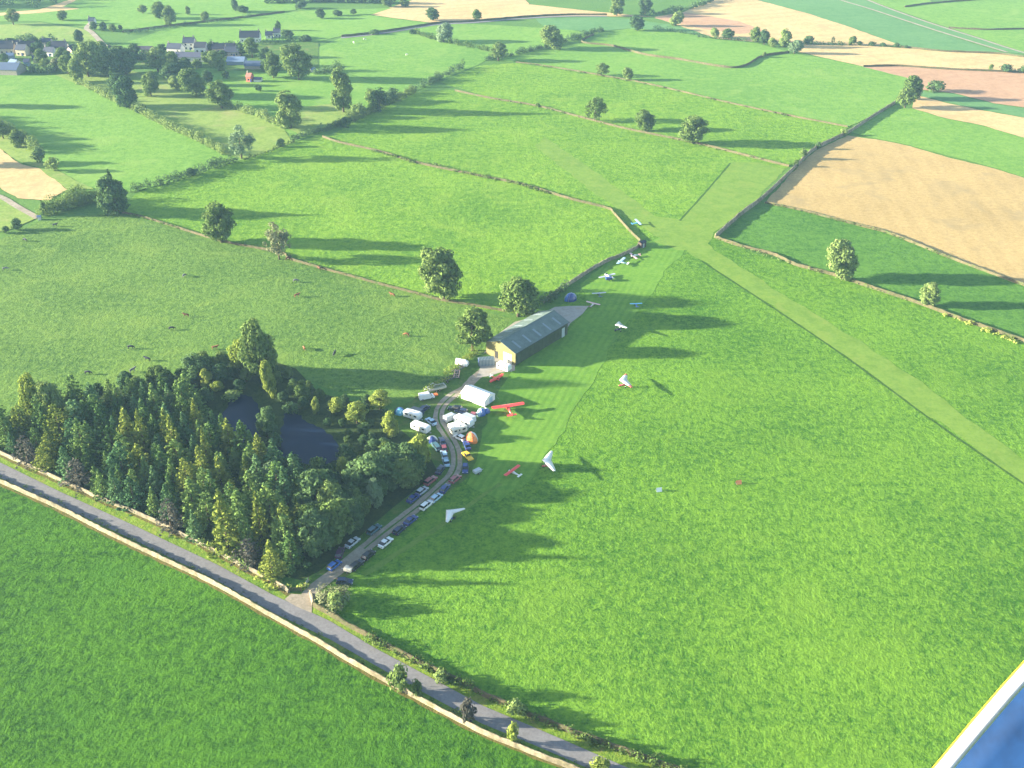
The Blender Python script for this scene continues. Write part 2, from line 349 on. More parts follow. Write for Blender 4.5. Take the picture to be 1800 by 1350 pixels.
field(M_teal, "blue green strip below the stubble field", [(940, 33), (1067, 30), (1120, 35), (1240, 52), (1300, 66), (1200, 58), (1110, 50), (1043, 55), (960, 50)])
field(M_far, "green field in front of the row of tall trees", [(1043, 60), (1110, 50), (1200, 56), (1260, 70), (1330, 76), (1390, 92), (1340, 100), (1293, 120), (1197, 105), (1133, 97), (1077, 82), (1023, 75)])
field(M_far, "green field between two far stone walls", [(860, 106), (933, 92), (1023, 75), (1077, 82), (1133, 97), (1293, 120), (1340, 100), (1390, 94), (1450, 103), (1520, 118), (1594, 137), (1600, 165), (1573, 182), (1493, 223), (1383, 203), (1197, 160), (1067, 135), (907, 110)])
field(M_mid, "green field with three lone trees along its wall", [(840, 116), (907, 111), (1067, 136), (1197, 161), (1383, 204), (1493, 224), (1387, 292), (1243, 256), (1197, 246), (1033, 209), (860, 172), (773, 145)])
field(M_far, "bright green field right of the diagonal wall", [(1493, 232), (1573, 184), (1604, 191), (1658, 208), (1729, 222), (1782, 238), (1900, 270), (1900, 342), (1750, 296), (1600, 256), (1540, 244)])
field(M_stub, "pale tan strip above the bright green field", [(1604, 191), (1606, 166), (1658, 180), (1729, 195), (1900, 225), (1900, 268), (1782, 237), (1729, 221), (1658, 207)])
field(M_teal, "thin green wedge below the bare soil", [(1606, 166), (1617, 160), (1676, 165), (1747, 183), (1900, 205), (1900, 224), (1729, 194), (1658, 179)])
field(M_plough, "pinkish brown field of bare soil", [(1517, 118), (1578, 117), (1640, 120), (1693, 124), (1900, 131), (1900, 203), (1747, 182), (1676, 164), (1617, 158), (1594, 137)])
field(M_stub, "pale wheat strip above the bare soil", [(1390, 88), (1413, 77), (1533, 81), (1658, 90), (1747, 95), (1900, 106), (1900, 129), (1693, 123), (1578, 116), (1517, 117), (1450, 102)])
field(M_stub, "large pale stubble field behind the tall trees", [(1150, 30), (1200, 22), (1245, 2), (1280, -40), (1290, -40), (1330, 0), (1420, 24), (1500, 50), (1583, 80), (1533, 80), (1413, 76), (1330, 74), (1260, 68), (1200, 48)])
field(M_plough, "pinkish bare corner of the stubble field", [(1150, 32), (1205, 22), (1300, 38), (1345, 55), (1300, 60), (1230, 50)])
field(M_teal, "broad blue green crop field beside the farm tracks", [(1330, 0), (1290, -40), (1420, -40), (1477, 0), (1560, 28), (1650, 58), (1760, 92), (1900, 110), (1900, 104), (1747, 94), (1658, 89), (1583, 80), (1500, 50), (1420, 24)])
field(M_teal, "green strip between the two far farm tracks", [(1480, 0), (1440, -30), (1490, -30), (1520, 0), (1633, 40), (1797, 93), (1900, 108), (1770, 92), (1650, 57), (1560, 27)])
field(M_far, "green field beyond the farm tracks", [(1520, -2), (1490, -30), (1600, -30), (1640, 5), (1720, 0), (1900, -2), (1900, 104), (1797, 91), (1640, 40)])
ribbon("track", M_track, "thin pale farm track, upper one of a pair", "track", [(1500, -10), (1560, 14), (1633, 40), (1715, 66), (1797, 92), (1880, 112)], 2.6)
ribbon("track", M_track, "thin pale farm track, lower one of a pair", "track", [(1455, -10), (1477, 0), (1533, 17), (1640, 52), (1770, 92)], 2.6)
field(M_stub, "pale stubble field along the far lane", [(650, 26), (690, 12), (727, 0), (740, -30), (900, -30), (930, 8), (1060, 22), (1150, 30), (1067, 29), (933, 30), (850, 36), (757, 40), (700, 33)])
field(M_far, "pale green slope above the village", [(190, 84), (250, 66), (300, 48), (420, 33), (520, 20), (650, 16), (690, 14), (650, 27), (700, 34), (757, 41), (727, 50), (663, 59), (600, 64), (530, 80), (430, 88), (330, 90), (230, 86)])
field(M_yel, "yellow green meadow behind the village roofs", [(-150, 75), (-150, 40), (0, 44), (70, 40), (140, 50), (165, 55), (175, 75), (120, 74), (60, 76), (0, 76)])
field(M_far, "pale green field beside the distant wood", [(-150, 38), (0, 24), (70, 18), (110, 12), (140, -20), (400, -30), (520, -30), (520, 18), (420, 31), (300, 46), (215, 56), (160, 50), (70, 38)])
field(M_stub, "pale strip in front of the distant wood", [(-100, 26), (0, 23), (70, 17), (140, -6), (150, -6), (110, 12), (140, 16), (80, 22), (0, 28)])
field(M_stub, "small tan field with a tree shadow across it", [(-60, 262), (0, 262), (18, 276), (40, 290), (68, 296), (96, 313), (118, 334), (87, 353), (31, 349), (0, 329), (-60, 300)])
field(M_yel, "yellow rough corner beside the bramble bank", [(-80, 346), (0, 344), (31, 362), (67, 383), (30, 400), (0, 408), (-80, 420)])
field(M_yel, "yellowing edge strip above the tan field", [(-60, 225), (0, 232), (50, 256), (73, 285), (133, 318), (165, 333), (118, 334), (68, 296), (18, 276), (0, 262), (-60, 245)])
ribbon("track", M_track, "thin farm track beside the tan field", "track", [(-40, 336), (0, 346), (31, 364), (67, 384)], 3.0)
ribbon("road", M_road, "narrow far lane below the stubble field", "road", [(600, 67), (663, 60), (727, 50), (773, 43), (833, 40), (917, 33), (1000, 29), (1067, 29)], 4.0)
ribbon("track", M_track, "pale track climbing from the village farm", "track", [(185, 82), (170, 66), (160, 56), (152, 50), (160, 40)], 4.0)
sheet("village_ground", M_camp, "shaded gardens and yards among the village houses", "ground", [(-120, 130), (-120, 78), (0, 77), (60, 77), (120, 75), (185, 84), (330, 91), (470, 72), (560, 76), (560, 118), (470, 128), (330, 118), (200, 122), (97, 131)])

# ------------------------------------------------------------------ dry-stone walls
def wall(label, px, h=1.35, w=0.65, m=None, seg=1.3, name="stone_wall", cat="wall"):
    c = spline([P(*q) for q in px], seg); mb = MB(); rings = []
    for i, p in enumerate(c):
        d = (c[min(i + 1, len(c) - 1)] - c[max(i - 1, 0)]).normalized(); n = Vector((-d.y, d.x, 0))
        hh = h * R.uniform(0.88, 1.10); ww = w * R.uniform(0.85, 1.12); j = R.uniform(-.05, .05)
        q = [p + n * (ww * .62 + j), p + n * (ww * .42 + j) + Vector((0, 0, hh * .88)), p + n * (ww * .2 + j) + Vector((0, 0, hh)),
             p - n * (ww * .2 - j) + Vector((0, 0, hh * R.uniform(.95, 1.04))), p - n * (ww * .42 - j) + Vector((0, 0, hh * .88)), p - n * (ww * .62 - j)]
        rings.append(q)
    mb.loft(rings)
    return tag(mb.build(name, m or M_stone), label, cat)
wall("long pale dry stone wall along the lower side of the lane", WALL_S, 1.35, 0.42)
wall("dry stone wall between the lane and the conifer plantation", WALL_N, 1.1, 0.5)
wall("mossy overgrown wall between the lane and the airfield", WALL_E, 1.2, 0.65, M_stone2)
wall("short end wall turning into the track mouth", [(546, 1044), (549, 1055), (552, 1064)], 1.3, 0.7)
wall("stone wall dividing the cattle field from the bright field", [(207, 373), (253, 383), (350, 413), (400, 427), (493, 445), (510, 456), (567, 473), (597, 481), (667, 500), (733, 517), (770, 527), (833, 538), (890, 548)], .95, 0.45, M_stone2)
wall("stone wall curving down to the parked aircraft line", [(567, 241), (600, 252), (667, 267), (733, 287), (833, 308), (917, 325), (1000, 350), (1067, 367), (1080, 377), (1107, 407), (1125, 424)], 1.1, 0.5, M_stone2)
wall("stone wall behind the parked aircraft and the blue tent", [(1125, 426), (1119, 437), (1091, 451), (1063, 462), (1035, 478), (1017, 490), (997, 503), (980, 514), (955, 532)], 1.5, 0.6)
wall("tall diagonal stone wall beside the wheat field", [(1257, 418), (1300, 380), (1343, 347), (1400, 293), (1433, 263), (1493, 233), (1533, 207), (1573, 182)], 1.9, 0.7, seg=2.0)
wall("stone wall with a large sunlit round tree standing on it", [(1257, 418), (1300, 433), (1360, 449), (1400, 467), (1460, 483), (1533, 507), (1617, 535), (1683, 560), (1740, 580), (1797, 600), (1880, 632)], 1.2, 0.6, M_stone2)
wall("low stone wall along the foot of the wheat field", [(1345, 357), (1407, 370), (1483, 390), (1560, 410), (1667, 453), (1747, 483), (1840, 515)], 1.0, 0.6, M_stone2)
wall("thin far wall with three lone trees along it", [(800, 160), (860, 173), (947, 188), (1033, 210), (1100, 227), (1197, 247), (1243, 257), (1333, 280), (1387, 293)], 1.1, 0.6, M_stone2, 2.5)
wall("thin far wall with two small trees on its line", [(907, 110), (967, 118), (1067, 135), (1147, 150), (1283, 182), (1383, 203), (1490, 224)], 1.0, 0.6, M_stone2, 3.0)
wall("far wall bending at a corner below the tall trees", [(1043, 62), (1023, 75), (1077, 82), (1133, 97), (1197, 106), (1293, 120), (1340, 100), (1387, 93)], 1.5, 0.7, M_stone2, 3.0)
wall("far dark wall below the pale wheat strip", [(1517, 118), (1578, 117), (1640, 121), (1693, 124), (1800, 128), (1880, 131)], 1.4, 0.7, M_stone2, 3.0)
wall("far wall above the pale wheat strip", [(1583, 84), (1596, 85), (1658, 91), (1747, 95), (1800, 101), (1880, 106)], 1.4, 0.7, M_stone2, 3.0)
wall("far wall on the lane below the stubble field", [(600, 65), (663, 58), (727, 48), (773, 41), (833, 38), (917, 31), (1000, 27), (1067, 27)], 1.5, 0.7, M_stone2, 3.0)
wall("far wall in the top green field", [(1590, 13), (1633, 7), (1720, 0), (1800, -6)], 1.4, 0.7, M_stone2, 3.0)
wall("far wall with a hedge in the right hand green field", [(1667, 50), (1733, 53), (1797, 52), (1860, 52)], 1.4, 0.7, M_stone2, 3.0)
wall("thin wall between the upper village meadow and the slope", [(215, 57), (300, 46), (420, 32), (500, 22)], 1.5, 0.7, M_stone2, 3.0)

# ------------------------------------------------------------------ foliage
LEAF = {
 'oak': leaf_mat("leaf_oak", (0.080, 0.140, 0.035), (0.179, 0.252, 0.077)),
 'ash': leaf_mat("leaf_ash", (0.103, 0.168, 0.045), (0.223, 0.300, 0.100)),
 'dark': leaf_mat("leaf_dark", (0.048, 0.102, 0.043), (0.115, 0.190, 0.071)),
 'yellow': leaf_mat("leaf_yellow", (0.153, 0.216, 0.037), (0.314, 0.371, 0.086)),
 'grey': leaf_mat("leaf_grey", (0.128, 0.203, 0.106), (0.243, 0.336, 0.186)),
 'brown': leaf_mat("leaf_brown", (0.123, 0.140, 0.073), (0.237, 0.265, 0.140)),
 'purple': leaf_mat("leaf_purple", (0.062, 0.063, 0.054), (0.141, 0.140, 0.113)),
 'fir': leaf_mat("needle_fir", (0.072, 0.146, 0.043), (0.179, 0.264, 0.071), 0.15),
 'firb': leaf_mat("needle_blue", (0.060, 0.137, 0.055), (0.138, 0.232, 0.094), 0.15),
 'firy': leaf_mat("needle_gold", (0.109, 0.156, 0.029), (0.262, 0.308, 0.064), 0.15),
 'hedge': leaf_mat("leaf_hedge", (0.071, 0.125, 0.031), (0.167, 0.237, 0.067)),
}
M_bark = solid("bark", (0.10, 0.075, 0.05), 0.95, var=0.3, scale=3)
def mesh_np(name, V, nq, m=None):
    me = bpy.data.meshes.new(name); me.vertices.add(len(V)); me.vertices.foreach_set("co", V.astype(np.float32).ravel())
    me.loops.add(nq * 4); me.loops.foreach_set("vertex_index", np.arange(nq * 4, dtype=np.int32))
    me.polygons.add(nq); me.polygons.foreach_set("loop_start", np.arange(0, nq * 4, 4, dtype=np.int32))
    me.update(calc_edges=True); me.validate()
    return me
def quads(C, Nrm, size, aspect=0.7):
    """One leaf-clump quad per centre, facing Nrm."""
    n = len(C); Nrm = Nrm / (np.linalg.norm(Nrm, axis=1, keepdims=True) + 1e-9)
    T = np.cross(Nrm, NP.normal(size=(n, 3))); T /= np.linalg.norm(T, axis=1, keepdims=True) + 1e-9
    B = np.cross(Nrm, T); s = (size * NP.uniform(0.6, 1.35, n))[:, None]; a = NP.uniform(aspect, 1.0, n)[:, None]
    bend = Nrm * s * 0.25
    V = np.stack([C - T * s - bend, C - B * s * a, C + T * s - bend, C + B * s * a], 1).reshape(-1, 3)
    return V
def lumps_to_leaves(L, per_area, size, jit=0.6, up=0.25, zmin=0.05):
    Cs, Ns = [], []
    for (x, y, z, rx, rz) in L:
        n = max(6, int(per_area * rx * rx)); d = NP.normal(size=(n, 3)); d /= np.linalg.norm(d, axis=1, keepdims=True)
        r = NP.uniform(0.70, 1.06, n)[:, None]
        Cs.append(np.array([x, y, z]) + d * r * np.array([rx, rx, rz])); Ns.append(d + NP.normal(size=(n, 3)) * jit * 0.6 + np.array([0, 0, up]))
    C = np.concatenate(Cs); Nn = np.concatenate(Ns); k = C[:, 2] > zmin; C, Nn = C[k], Nn[k]
    return quads(C, Nn, size)
def crown_mesh(name, h, w, lumps, base=0.18, lump=0.15, size=0.34, per=22, shape=1.0, seed=0):
    r = random.Random(seed); L = []
    off = (r.uniform(-.06, .06) * w, r.uniform(-.06, .06) * w)
    for i in range(lumps):
        while True:
            d = Vector((r.gauss(0, 1), r.gauss(0, 1), r.gauss(0.15, 1))).normalized(); q = r.uniform(0.35, 1.0) ** 0.6
            zz = d.z * q
            if zz > -0.85: break
        lr = lump * w * r.uniform(0.65, 1.25)
        rad = (w / 2 - lr * 0.8) * (1 - max(0, zz) * (1 - 1 / max(shape, 1)) * 0.55)
        x = d.x * q * rad + off[0] * (zz + 1); y = d.y * q * rad + off[1] * (zz + 1)
        z = h * (base + (1 - base) * 0.5) + zz * (h * (1 - base) * 0.5 - lr * 0.6)
        L.append((x, y, z, lr, lr * r.uniform(0.65, 0.9)))
    V = lumps_to_leaves(L, per, size); return mesh_np(name, V, len(V) // 4)
def trunk_mesh(h, r, limbs=5, seed=0):
    q = random.Random(seed); mb = MB(); mb.tube([(0, 0, -0.3), (0.05, 0, h * .18), (0.1, 0.1, h * .4), (0, 0.1, h * .7)], [r * 1.3, r, r * .7, r * .25], 8)
    for i in range(limbs):
        a = q.uniform(0, 6.28); z = h * q.uniform(.2, .45); l = h * q.uniform(.2, .33)
        mb.tube([(0.05, 0.05, z), (math.cos(a) * l * .5, math.sin(a) * l * .5, z + l * .45), (math.cos(a) * l, math.sin(a) * l, z + l * .8)], [r * .4, r * .25, r * .08], 5)
    return mb.mesh("trunk", True)
# broadleaf prototypes, all 16 m tall and 14 m wide
BROAD = [(crown_mesh("crown", 16, 14, 70, -0.06, 0.150, 0.40, 24, 1.2, 1), trunk_mesh(16, .45, 6, 1)),
         (crown_mesh("crown", 16, 14, 60, -0.04, 0.165, 0.42, 22, 1.6, 2), trunk_mesh(16, .40, 5, 2)),
         (crown_mesh("crown", 16, 14, 56, 0.02, 0.145, 0.40, 22, 1.2, 3), trunk_mesh(16, .42, 7, 3)),
         (crown_mesh("crown", 16, 14, 64, -0.06, 0.155, 0.42, 23, 2.2, 4), trunk_mesh(16, .45, 5, 4))]
# open, see-through crowns
OPEN = [(crown_mesh("crown", 16, 14, 38, 0.0, 0.135, 0.38, 18, 1.3, 5), trunk_mesh(16, .35, 8, 5)),
        (crown_mesh("crown", 16, 14, 42, -0.04, 0.14, 0.38, 16, 1.8, 6), trunk_mesh(16, .35, 8, 6))]
def bush_proto(h, w, n, seed, size=0.26, per=34):
    return (crown_mesh("foliage", h, w, n, -0.05, 0.22, size, per, 1.2, seed), trunk_mesh(h, .12, 3, seed))
BUSH = [bush_proto(4, 5, 16, 21), bush_proto(4, 5, 14, 22), bush_proto(4, 5, 20, 23)]
def conifer_mesh(h, w, seed, tops=1, bare=0.0, per=46, shoulder=1.0):
    """Ragged conifer: drooping branch tufts of unequal length round one or two leaders, with gaps."""
    r = random.Random(seed); L = []
    for tp in range(tops):
        ox, oy = (0, 0) if tp == 0 else (r.uniform(-.28, .28) * w, r.uniform(-.28, .28) * w); hh = h if tp == 0 else h * r.uniform(.72, .9)
        z = hh * 0.05
        while z < hh * .97:
            t = z / hh; rad = w / 2 * min(1.0, (1 - t) ** shoulder * 1.12) * (0.55 if tp else 1.0)
            nb = max(3, int(3 + 5 * (1 - t))); a0 = r.uniform(0, 6.28)
            for k in range(nb):
                if r.random() < 0.10 + bare: continue
                a = a0 + 6.283 * k / nb + r.uniform(-.35, .35); rr = rad * r.choice((.6, .8, .9, 1.0, 1.18)) * r.uniform(.85, 1.1)
                lr = max(.16, w * .115 * (1.15 - .75 * t) * r.uniform(.7, 1.3))
                L.append((ox + math.cos(a) * rr, oy + math.sin(a) * rr, z - .22 * rr + r.uniform(-.2, .2), lr, lr * .62))
                if rr > rad * .8: L.append((ox + math.cos(a) * rr * .5, oy + math.sin(a) * rr * .5, z, lr * .9, lr * .6))
            z += hh * (0.058 - 0.026 * t)
        L.append((ox, oy, hh * .985, .16, .42))
    V = lumps_to_leaves(L, per, 0.25, 0.42, 0.30); return mesh_np("crown", V, len(V) // 4)
CONIF = [(conifer_mesh(12, 5.2, 31), trunk_mesh(12, .2, 0, 31)), (conifer_mesh(12, 5.6, 32, 2), trunk_mesh(12, .2, 0, 32)),
         (conifer_mesh(12, 5.8, 33, 1, .08, shoulder=.6), trunk_mesh(12, .2, 0, 33)), (conifer_mesh(12, 4.6, 34), trunk_mesh(12, .18, 0, 34)),
         (conifer_mesh(12, 5.4, 35, 2, .05, shoulder=.65), trunk_mesh(12, .2, 0, 35)), (conifer_mesh(12, 5.0, 36, 1, .1, shoulder=1.0), trunk_mesh(12, .2, 0, 36))]
BARE = (conifer_mesh(12, 5.2, 38, 2, .38, 24, .6), trunk_mesh(12, .25, 7, 38))

def plant(name, label, cat, proto, leaf, x, y, h, w, ph, pw, group=None, leafname="crown", z=0.02):
    o = empty(name, (x, y, z), R.uniform(0, 6.28), (w / pw, w / pw * R.uniform(.9, 1.1), h / ph))
    tag(o, label, cat, group)
    link("trunk" if leafname == "crown" else "stem", proto[1], o, M_bark)
    link(leafname, proto[0], o, LEAF[leaf])
    return o
def tree_px(label, px, py, hpx, wpx, kind='oak', proto=None, name="broadleaf_tree", group=None):
    p = P(px, py); pr = proto or R.choice(BROAD)
    return plant(name, label, "tree", pr, kind, p.x, p.y, hpx / VS(py), wpx / S(py), 16, 14, group)
def bush_px(label, px, py, hpx, wpx, kind='hedge', name="bush", group=None):
    p = P(px, py)
    return plant(name, label, "bush", R.choice(BUSH), kind, p.x, p.y, hpx / VS(py), wpx / S(py), 4, 5, group, "foliage")

# lone field trees: label, base x, base y, height and width in photo pixels, leaf, prototype
FT = [
 ("large dense round oak on the cattle field wall above the barn", 781, 527, 96, 82, 'oak', 0),
 ("broad leafy tree standing close behind the barn", 911, 556, 74, 80, 'ash', 1),
 ("leafy tree overhanging the front corner of the barn", 831, 616, 76, 72, 'oak', 2),
 ("round oak on the wall at the left of the bright field", 390, 426, 78, 66, 'oak', 0),
 ("pale olive thin tree beside the round wall oak", 491, 456, 64, 54, 'brown', 4),
 ("pale open tree at the end of the village hedge", 425, 279, 58, 54, 'grey', 4),
 ("tall full tree at the hedge corner below the village", 511, 225, 66, 58, 'oak', 3),
 ("tall narrow twin-topped tree right of the paddock", 604, 197, 78, 46, 'oak', 3),
 ("rightmost and largest of the three trees on the far thin wall", 1218, 252, 54, 54, 'oak', 0),
 ("round middle tree of the three on the far thin wall", 1135, 229, 36, 40, 'oak', 1),
 ("forked open tree, leftmost of the three on the far thin wall", 1045, 213, 44, 42, 'oak', 5),
 ("largest round sunlit tree on the wall below the wheat", 1479, 489, 70, 62, 'ash', 1),
 ("small round tree on the wall near the right edge", 1630, 537, 40, 40, 'ash', 0),
 ("small upright tree on the thin far wall", 1104, 141, 24, 22, 'oak', 0),
 ("leaning two-stemmed small tree on the thin far wall", 1057, 133, 24, 30, 'oak', 5),
 ("broad spreading oak on the far hedge corner", 973, 86, 44, 48, 'oak', 1),
 ("tree on the hedge meeting point below the spreading oak", 876, 107, 34, 34, 'oak', 2),
 ("pale round tree beside the far hedge", 780, 74, 34, 36, 'grey', 1),
 ("dark round tree below the far lane", 1120, 54, 29, 30, 'dark', 0),
 ("tall tree at the left of the pink far field", 1084, 28, 38, 32, 'oak', 3),
 ("slanting tree at the corner of the pink far field", 1134, 24, 34, 26, 'dark', 2),
 ("pale tree standing alone in the pink far field", 1187, 46, 27, 27, 'ash', 1),
 ("dark tree at the edge of the far stubble field", 761, 36, 24, 27, 'dark', 0),
 ("small tree in the middle of the far stubble edge", 839, 36, 20, 20, 'oak', 1),
 ("taller of two trees ending the diagonal stone wall", 1604, 174, 44, 40, 'oak', 1),
 ("shorter bushy tree ending the diagonal stone wall", 1590, 190, 36, 36, 'ash', 2),
 ("leftmost low tree of the far tall row", 1257, 66, 18, 18, 'ash', 1),
 ("squat tree second in the far tall row", 1280, 68, 20, 26, 'dark', 0),
 ("tall tree in the middle of the far row", 1328, 74, 27, 24, 'oak', 3),
 ("dark tall tree beside the middle of the far row", 1343, 78, 27, 22, 'dark', 3),
 ("small pale tree between the tall pair of the far row", 1358, 82, 16, 18, 'ash', 1),
 ("tallest green tree of the far row", 1379, 83, 33, 26, 'ash', 3),
 ("pale broad tree at the wall end of the far row", 1396, 94, 26, 26, 'grey', 1),
 ("round tree just right of the far row", 1420, 77, 16, 20, 'dark', 0),
 ("tiny bare-stemmed tree on the stubble hedge", 1463, 76, 13, 9, 'brown', 5),
 ("bushy tree on the stubble hedge", 1497, 79, 16, 17, 'oak', 1),
 ("small single tree on the bending far wall", 1342, 101, 10, 9, 'oak', 1),
 # village side
 ("huge pale tree above the village hedge", 156, 135, 66, 58, 'ash', 1),
 ("dark tree at the foot of the village hedge", 224, 189, 54, 48, 'dark', 3),
 ("pale rounded tree beside the dark hedge tree", 266, 169, 44, 36, 'ash', 1),
 ("broad pale tree in the middle of the paddock", 345, 169, 52, 52, 'ash', 1),
 ("spreading tree at the top of the paddock hedge", 390, 190, 50, 50, 'oak', 2),
 ("big dark tree in the village gardens", 222, 130, 52, 52, 'dark', 0),
 ("pale green tree below the big dark garden tree", 188, 133, 36, 34, 'ash', 1),
 ("green tree between the gardens and the paddock", 278, 126, 44, 44, 'oak', 2),
 ("dark bushy tree beside the garden lawn", 298, 140, 32, 40, 'dark', 0),
 ("tree in front of the long lavender roof", 384, 124, 38, 36, 'oak', 1),
 ("tree with yellow trunks beside the upper farm house", 444, 101, 36, 32, 'oak', 2),
 ("narrow tree left of the largest village tree", 481, 137, 48, 34, 'oak', 3),
 ("largest full crowned tree right of the village", 526, 140, 70, 56, 'oak', 0),
 ("dark hedge tree at the top left of the long field", 137, 145, 42, 30, 'oak', 3),
 ("small green tree between the left village houses", 75, 112, 30, 24, 'oak', 0),
 ("small tree in front of the purple roofed house", 107, 106, 24, 26, 'ash', 1),
 ("tree screening the left village sheds", 98, 125, 24, 28, 'brown', 1),
 ("leafy tree touching the huge pale village tree", 120, 130, 34, 30, 'ash', 2),
 ("dark tree between the huge pale tree and the garden tree", 184, 118, 40, 36, 'dark', 0),
 ("dark tree behind the low pink cottage", 236, 100, 24, 26, 'dark', 2), ("dark leafy tree right of the low pink cottage", 283, 102, 26, 26, 'dark', 0),
 ("tree at the left end of the lavender roof", 304, 116, 26, 28, 'oak', 1), ("small dark tree in front of the lavender house", 326, 118, 18, 22, 'dark', 0),
 ("low pale tree before the lavender house door", 348, 120, 16, 22, 'ash', 1), ("dark tree behind the dark roofed row", 372, 90, 18, 20, 'dark', 0),
 ("dark tree right of the pale sheeted barn", 470, 116, 34, 28, 'dark', 2), ("dark tree at the left of the village row", 60, 80, 16, 24, 'dark', 0),
 ("broad dark tree above the left edge houses", 24, 82, 16, 30, 'dark', 1), ("dark tree behind the light blue building", 141, 98, 26, 24, 'dark', 0),
 ("pale tree at the foot of the farm hill track", 178, 96, 26, 28, 'ash', 1), ("tree at the corner of the left village gardens", 82, 122, 20, 24, 'oak', 2),
 ("dark garden tree above the yellow paddock", 318, 138, 26, 30, 'dark', 1), ("dark low tree left of the pale paddock trees", 205, 160, 34, 32, 'dark', 0),
 ("tree between the yellow trunked tree and the village row", 425, 98, 20, 24, 'dark', 2),
 ("dark tree left of the purple roofed house", 93, 88, 16, 20, 'dark', 2), ("dark garden tree below the purple roofed house", 112, 118, 22, 26, 'oak', 0),
 ("round tree between the huge pale tree and the hill track", 168, 104, 30, 30, 'oak', 1), ("leafy tree behind the big dark garden tree", 208, 108, 28, 30, 'ash', 2),
 ("dark tree behind the pale garden tree", 206, 138, 34, 34, 'dark', 3), ("dark low tree below the garden hedge", 318, 124, 18, 28, 'dark', 1),
 ("tree before the left end of the lavender house", 300, 106, 18, 18, 'dark', 0), ("tree at the right end of the lavender house", 366, 112, 24, 22, 'ash', 0),
 ("low dark tree before the dark roofed row", 392, 102, 14, 20, 'dark', 1), ("dark tree at the end of the long shed", 468, 126, 26, 22, 'dark', 0),
 ("dark paddock tree behind the spreading tree", 366, 150, 28, 26, 'dark', 2), ("pale tree left of the broad paddock tree", 312, 158, 26, 26, 'ash', 1),
 ("small dark tree on the paddock hedge below the dark one", 247, 200, 18, 20, 'dark', 1),
 ("narrow tree above the upper farm house", 489, 54, 18, 13, 'dark', 3),
 ("dark tree right of the upper farm house", 507, 68, 17, 26, 'dark', 0),
 ("dark tree ending the upper farm hedge", 536, 73, 13, 22, 'dark', 1),
 ("tall dark tree left of a group on the far slope", 281, 33, 32, 30, 'oak', 0),
 ("lower tree of the group on the far slope", 300, 45, 36, 30, 'oak', 1),
 ("small tree left of the group on the far slope", 251, 24, 16, 20, 'oak', 2),
 ("narrow tree right of the group on the far slope", 331, 26, 16, 12, 'oak', 3),
 ("round tree on the far slope wall", 360, 36, 16, 18, 'ash', 1),
 ("lone round tree below the distant wood", 110, 36, 20, 20, 'oak', 0),
 ("scrub tree at the top of the left edge bank", 6, 244, 34, 34, 'ash', 2), ("scrub tree in the middle of the left edge bank", 34, 258, 30, 34, 'oak', 1),
 ("tall tree just off the left edge of the long field", -44, 187, 46, 40, 'oak', 0), ("tree at the left edge behind the tan field", -34, 291, 40, 44, 'oak', 1),
 ("dark broad tree among the left village roofs", 66, 94, 22, 26, 'dark', 0), ("dark tree below the purple roofed house", 122, 112, 24, 22, 'dark', 2), ("dark tree left of the white sheds", 6, 108, 14, 20, 'dark', 1),
 ("pair-topped tree at the far left edge", 24, 44, 30, 26, 'oak', 2),
 ("pointed tree on the top edge slope", 414, 20, 26, 14, 'dark', 3),
 ("wide low tree beside the pointed slope tree", 428, 22, 14, 24, 'dark', 0),
 ("dark tree clump member on the farm hill track", 166, 52, 16, 16, 'dark', 0),
 ("second dark tree on the farm hill track", 182, 54, 16, 18, 'dark', 1),
 ("third dark tree on the farm hill track", 199, 56, 14, 16, 'oak', 2),
 ("small dark tree ending the farm hill row", 212, 52, 9, 9, 'dark', 0),
 ("dark round tree on the hill above the village farm", 140, 76, 26, 22, 'dark', 1),
 ("leftmost dark tree on the upper slope hedge", 565, 33, 20, 20, 'dark', 0),
 ("bushy tree on the upper slope hedge", 595, 28, 11, 18, 'dark', 1),
 ("small end tree on the upper slope hedge", 621, 26, 11, 14, 'dark', 2),
 ("tree at the top edge above the stubble", 682, 12, 16, 22, 'oak', 1),
 ("tree at the top edge right of the stubble gate", 712, 12, 16, 20, 'oak', 0),
 ("tree on the upper edge beside the hedge", 528, 15, 14, 24, 'dark', 1),
]
for i, (lab, x, y, h, w, k, pr) in enumerate(FT):
    tree_px(lab, x, y, h, w, k, (BROAD + OPEN)[pr])
# the pointed evergreen on the hedge corner
p = P(205, 374)
plant("evergreen_tree", "tall dark pointed evergreen on the hedge corner", "tree", BROAD[3], 'dark', p.x, p.y, 66 / VS(374), 60 / S(374), 16, 14)
link("upper_crown", CONIF[0][0], [o for o in bpy.data.objects if o.name == "evergreen_tree"][0], LEAF['dark']).scale = (1.7, 1.7, 1.5)

# ---- hedges: leaf clumps along a line, each hedge a thing
def hedge(label, px, h=2.2, w=2.0, leaf='hedge', step=1.1, gaps=0.0, size=0.30, per=26, name="hedge"):
    c = spline([P(*q) for q in px], step); L = []; hh = h
    for p in c:
        if R.random() < gaps: continue
        hh = 0.45 * hh + 0.55 * h * R.uniform(0.25, 1.85); rr = w / 2 * R.uniform(.55, 1.25) * (0.6 + 0.4 * hh / h)
        for k in range(2):
            L.append((p.x + R.uniform(-.35, .35) * w, p.y + R.uniform(-.35, .35) * w, hh * (0.35 + 0.4 * k), rr, hh * 0.40))
    V = lumps_to_leaves(L, per, size); return tag(link(name, mesh_np(name, V, len(V) // 4), None, LEAF[leaf]), label, "hedge")
hedge("dark diagonal hedge from the pointed evergreen to the pale tree", [(236, 337), (300, 321), (340, 308), (383, 294), (412, 285)], 3.2, 3.0, 'dark', per=20)
hedge("thin hedge continuing from the pale tree to the corner tree", [(430, 281), (473, 268), (495, 258), (517, 250)], 1.5, 1.4)
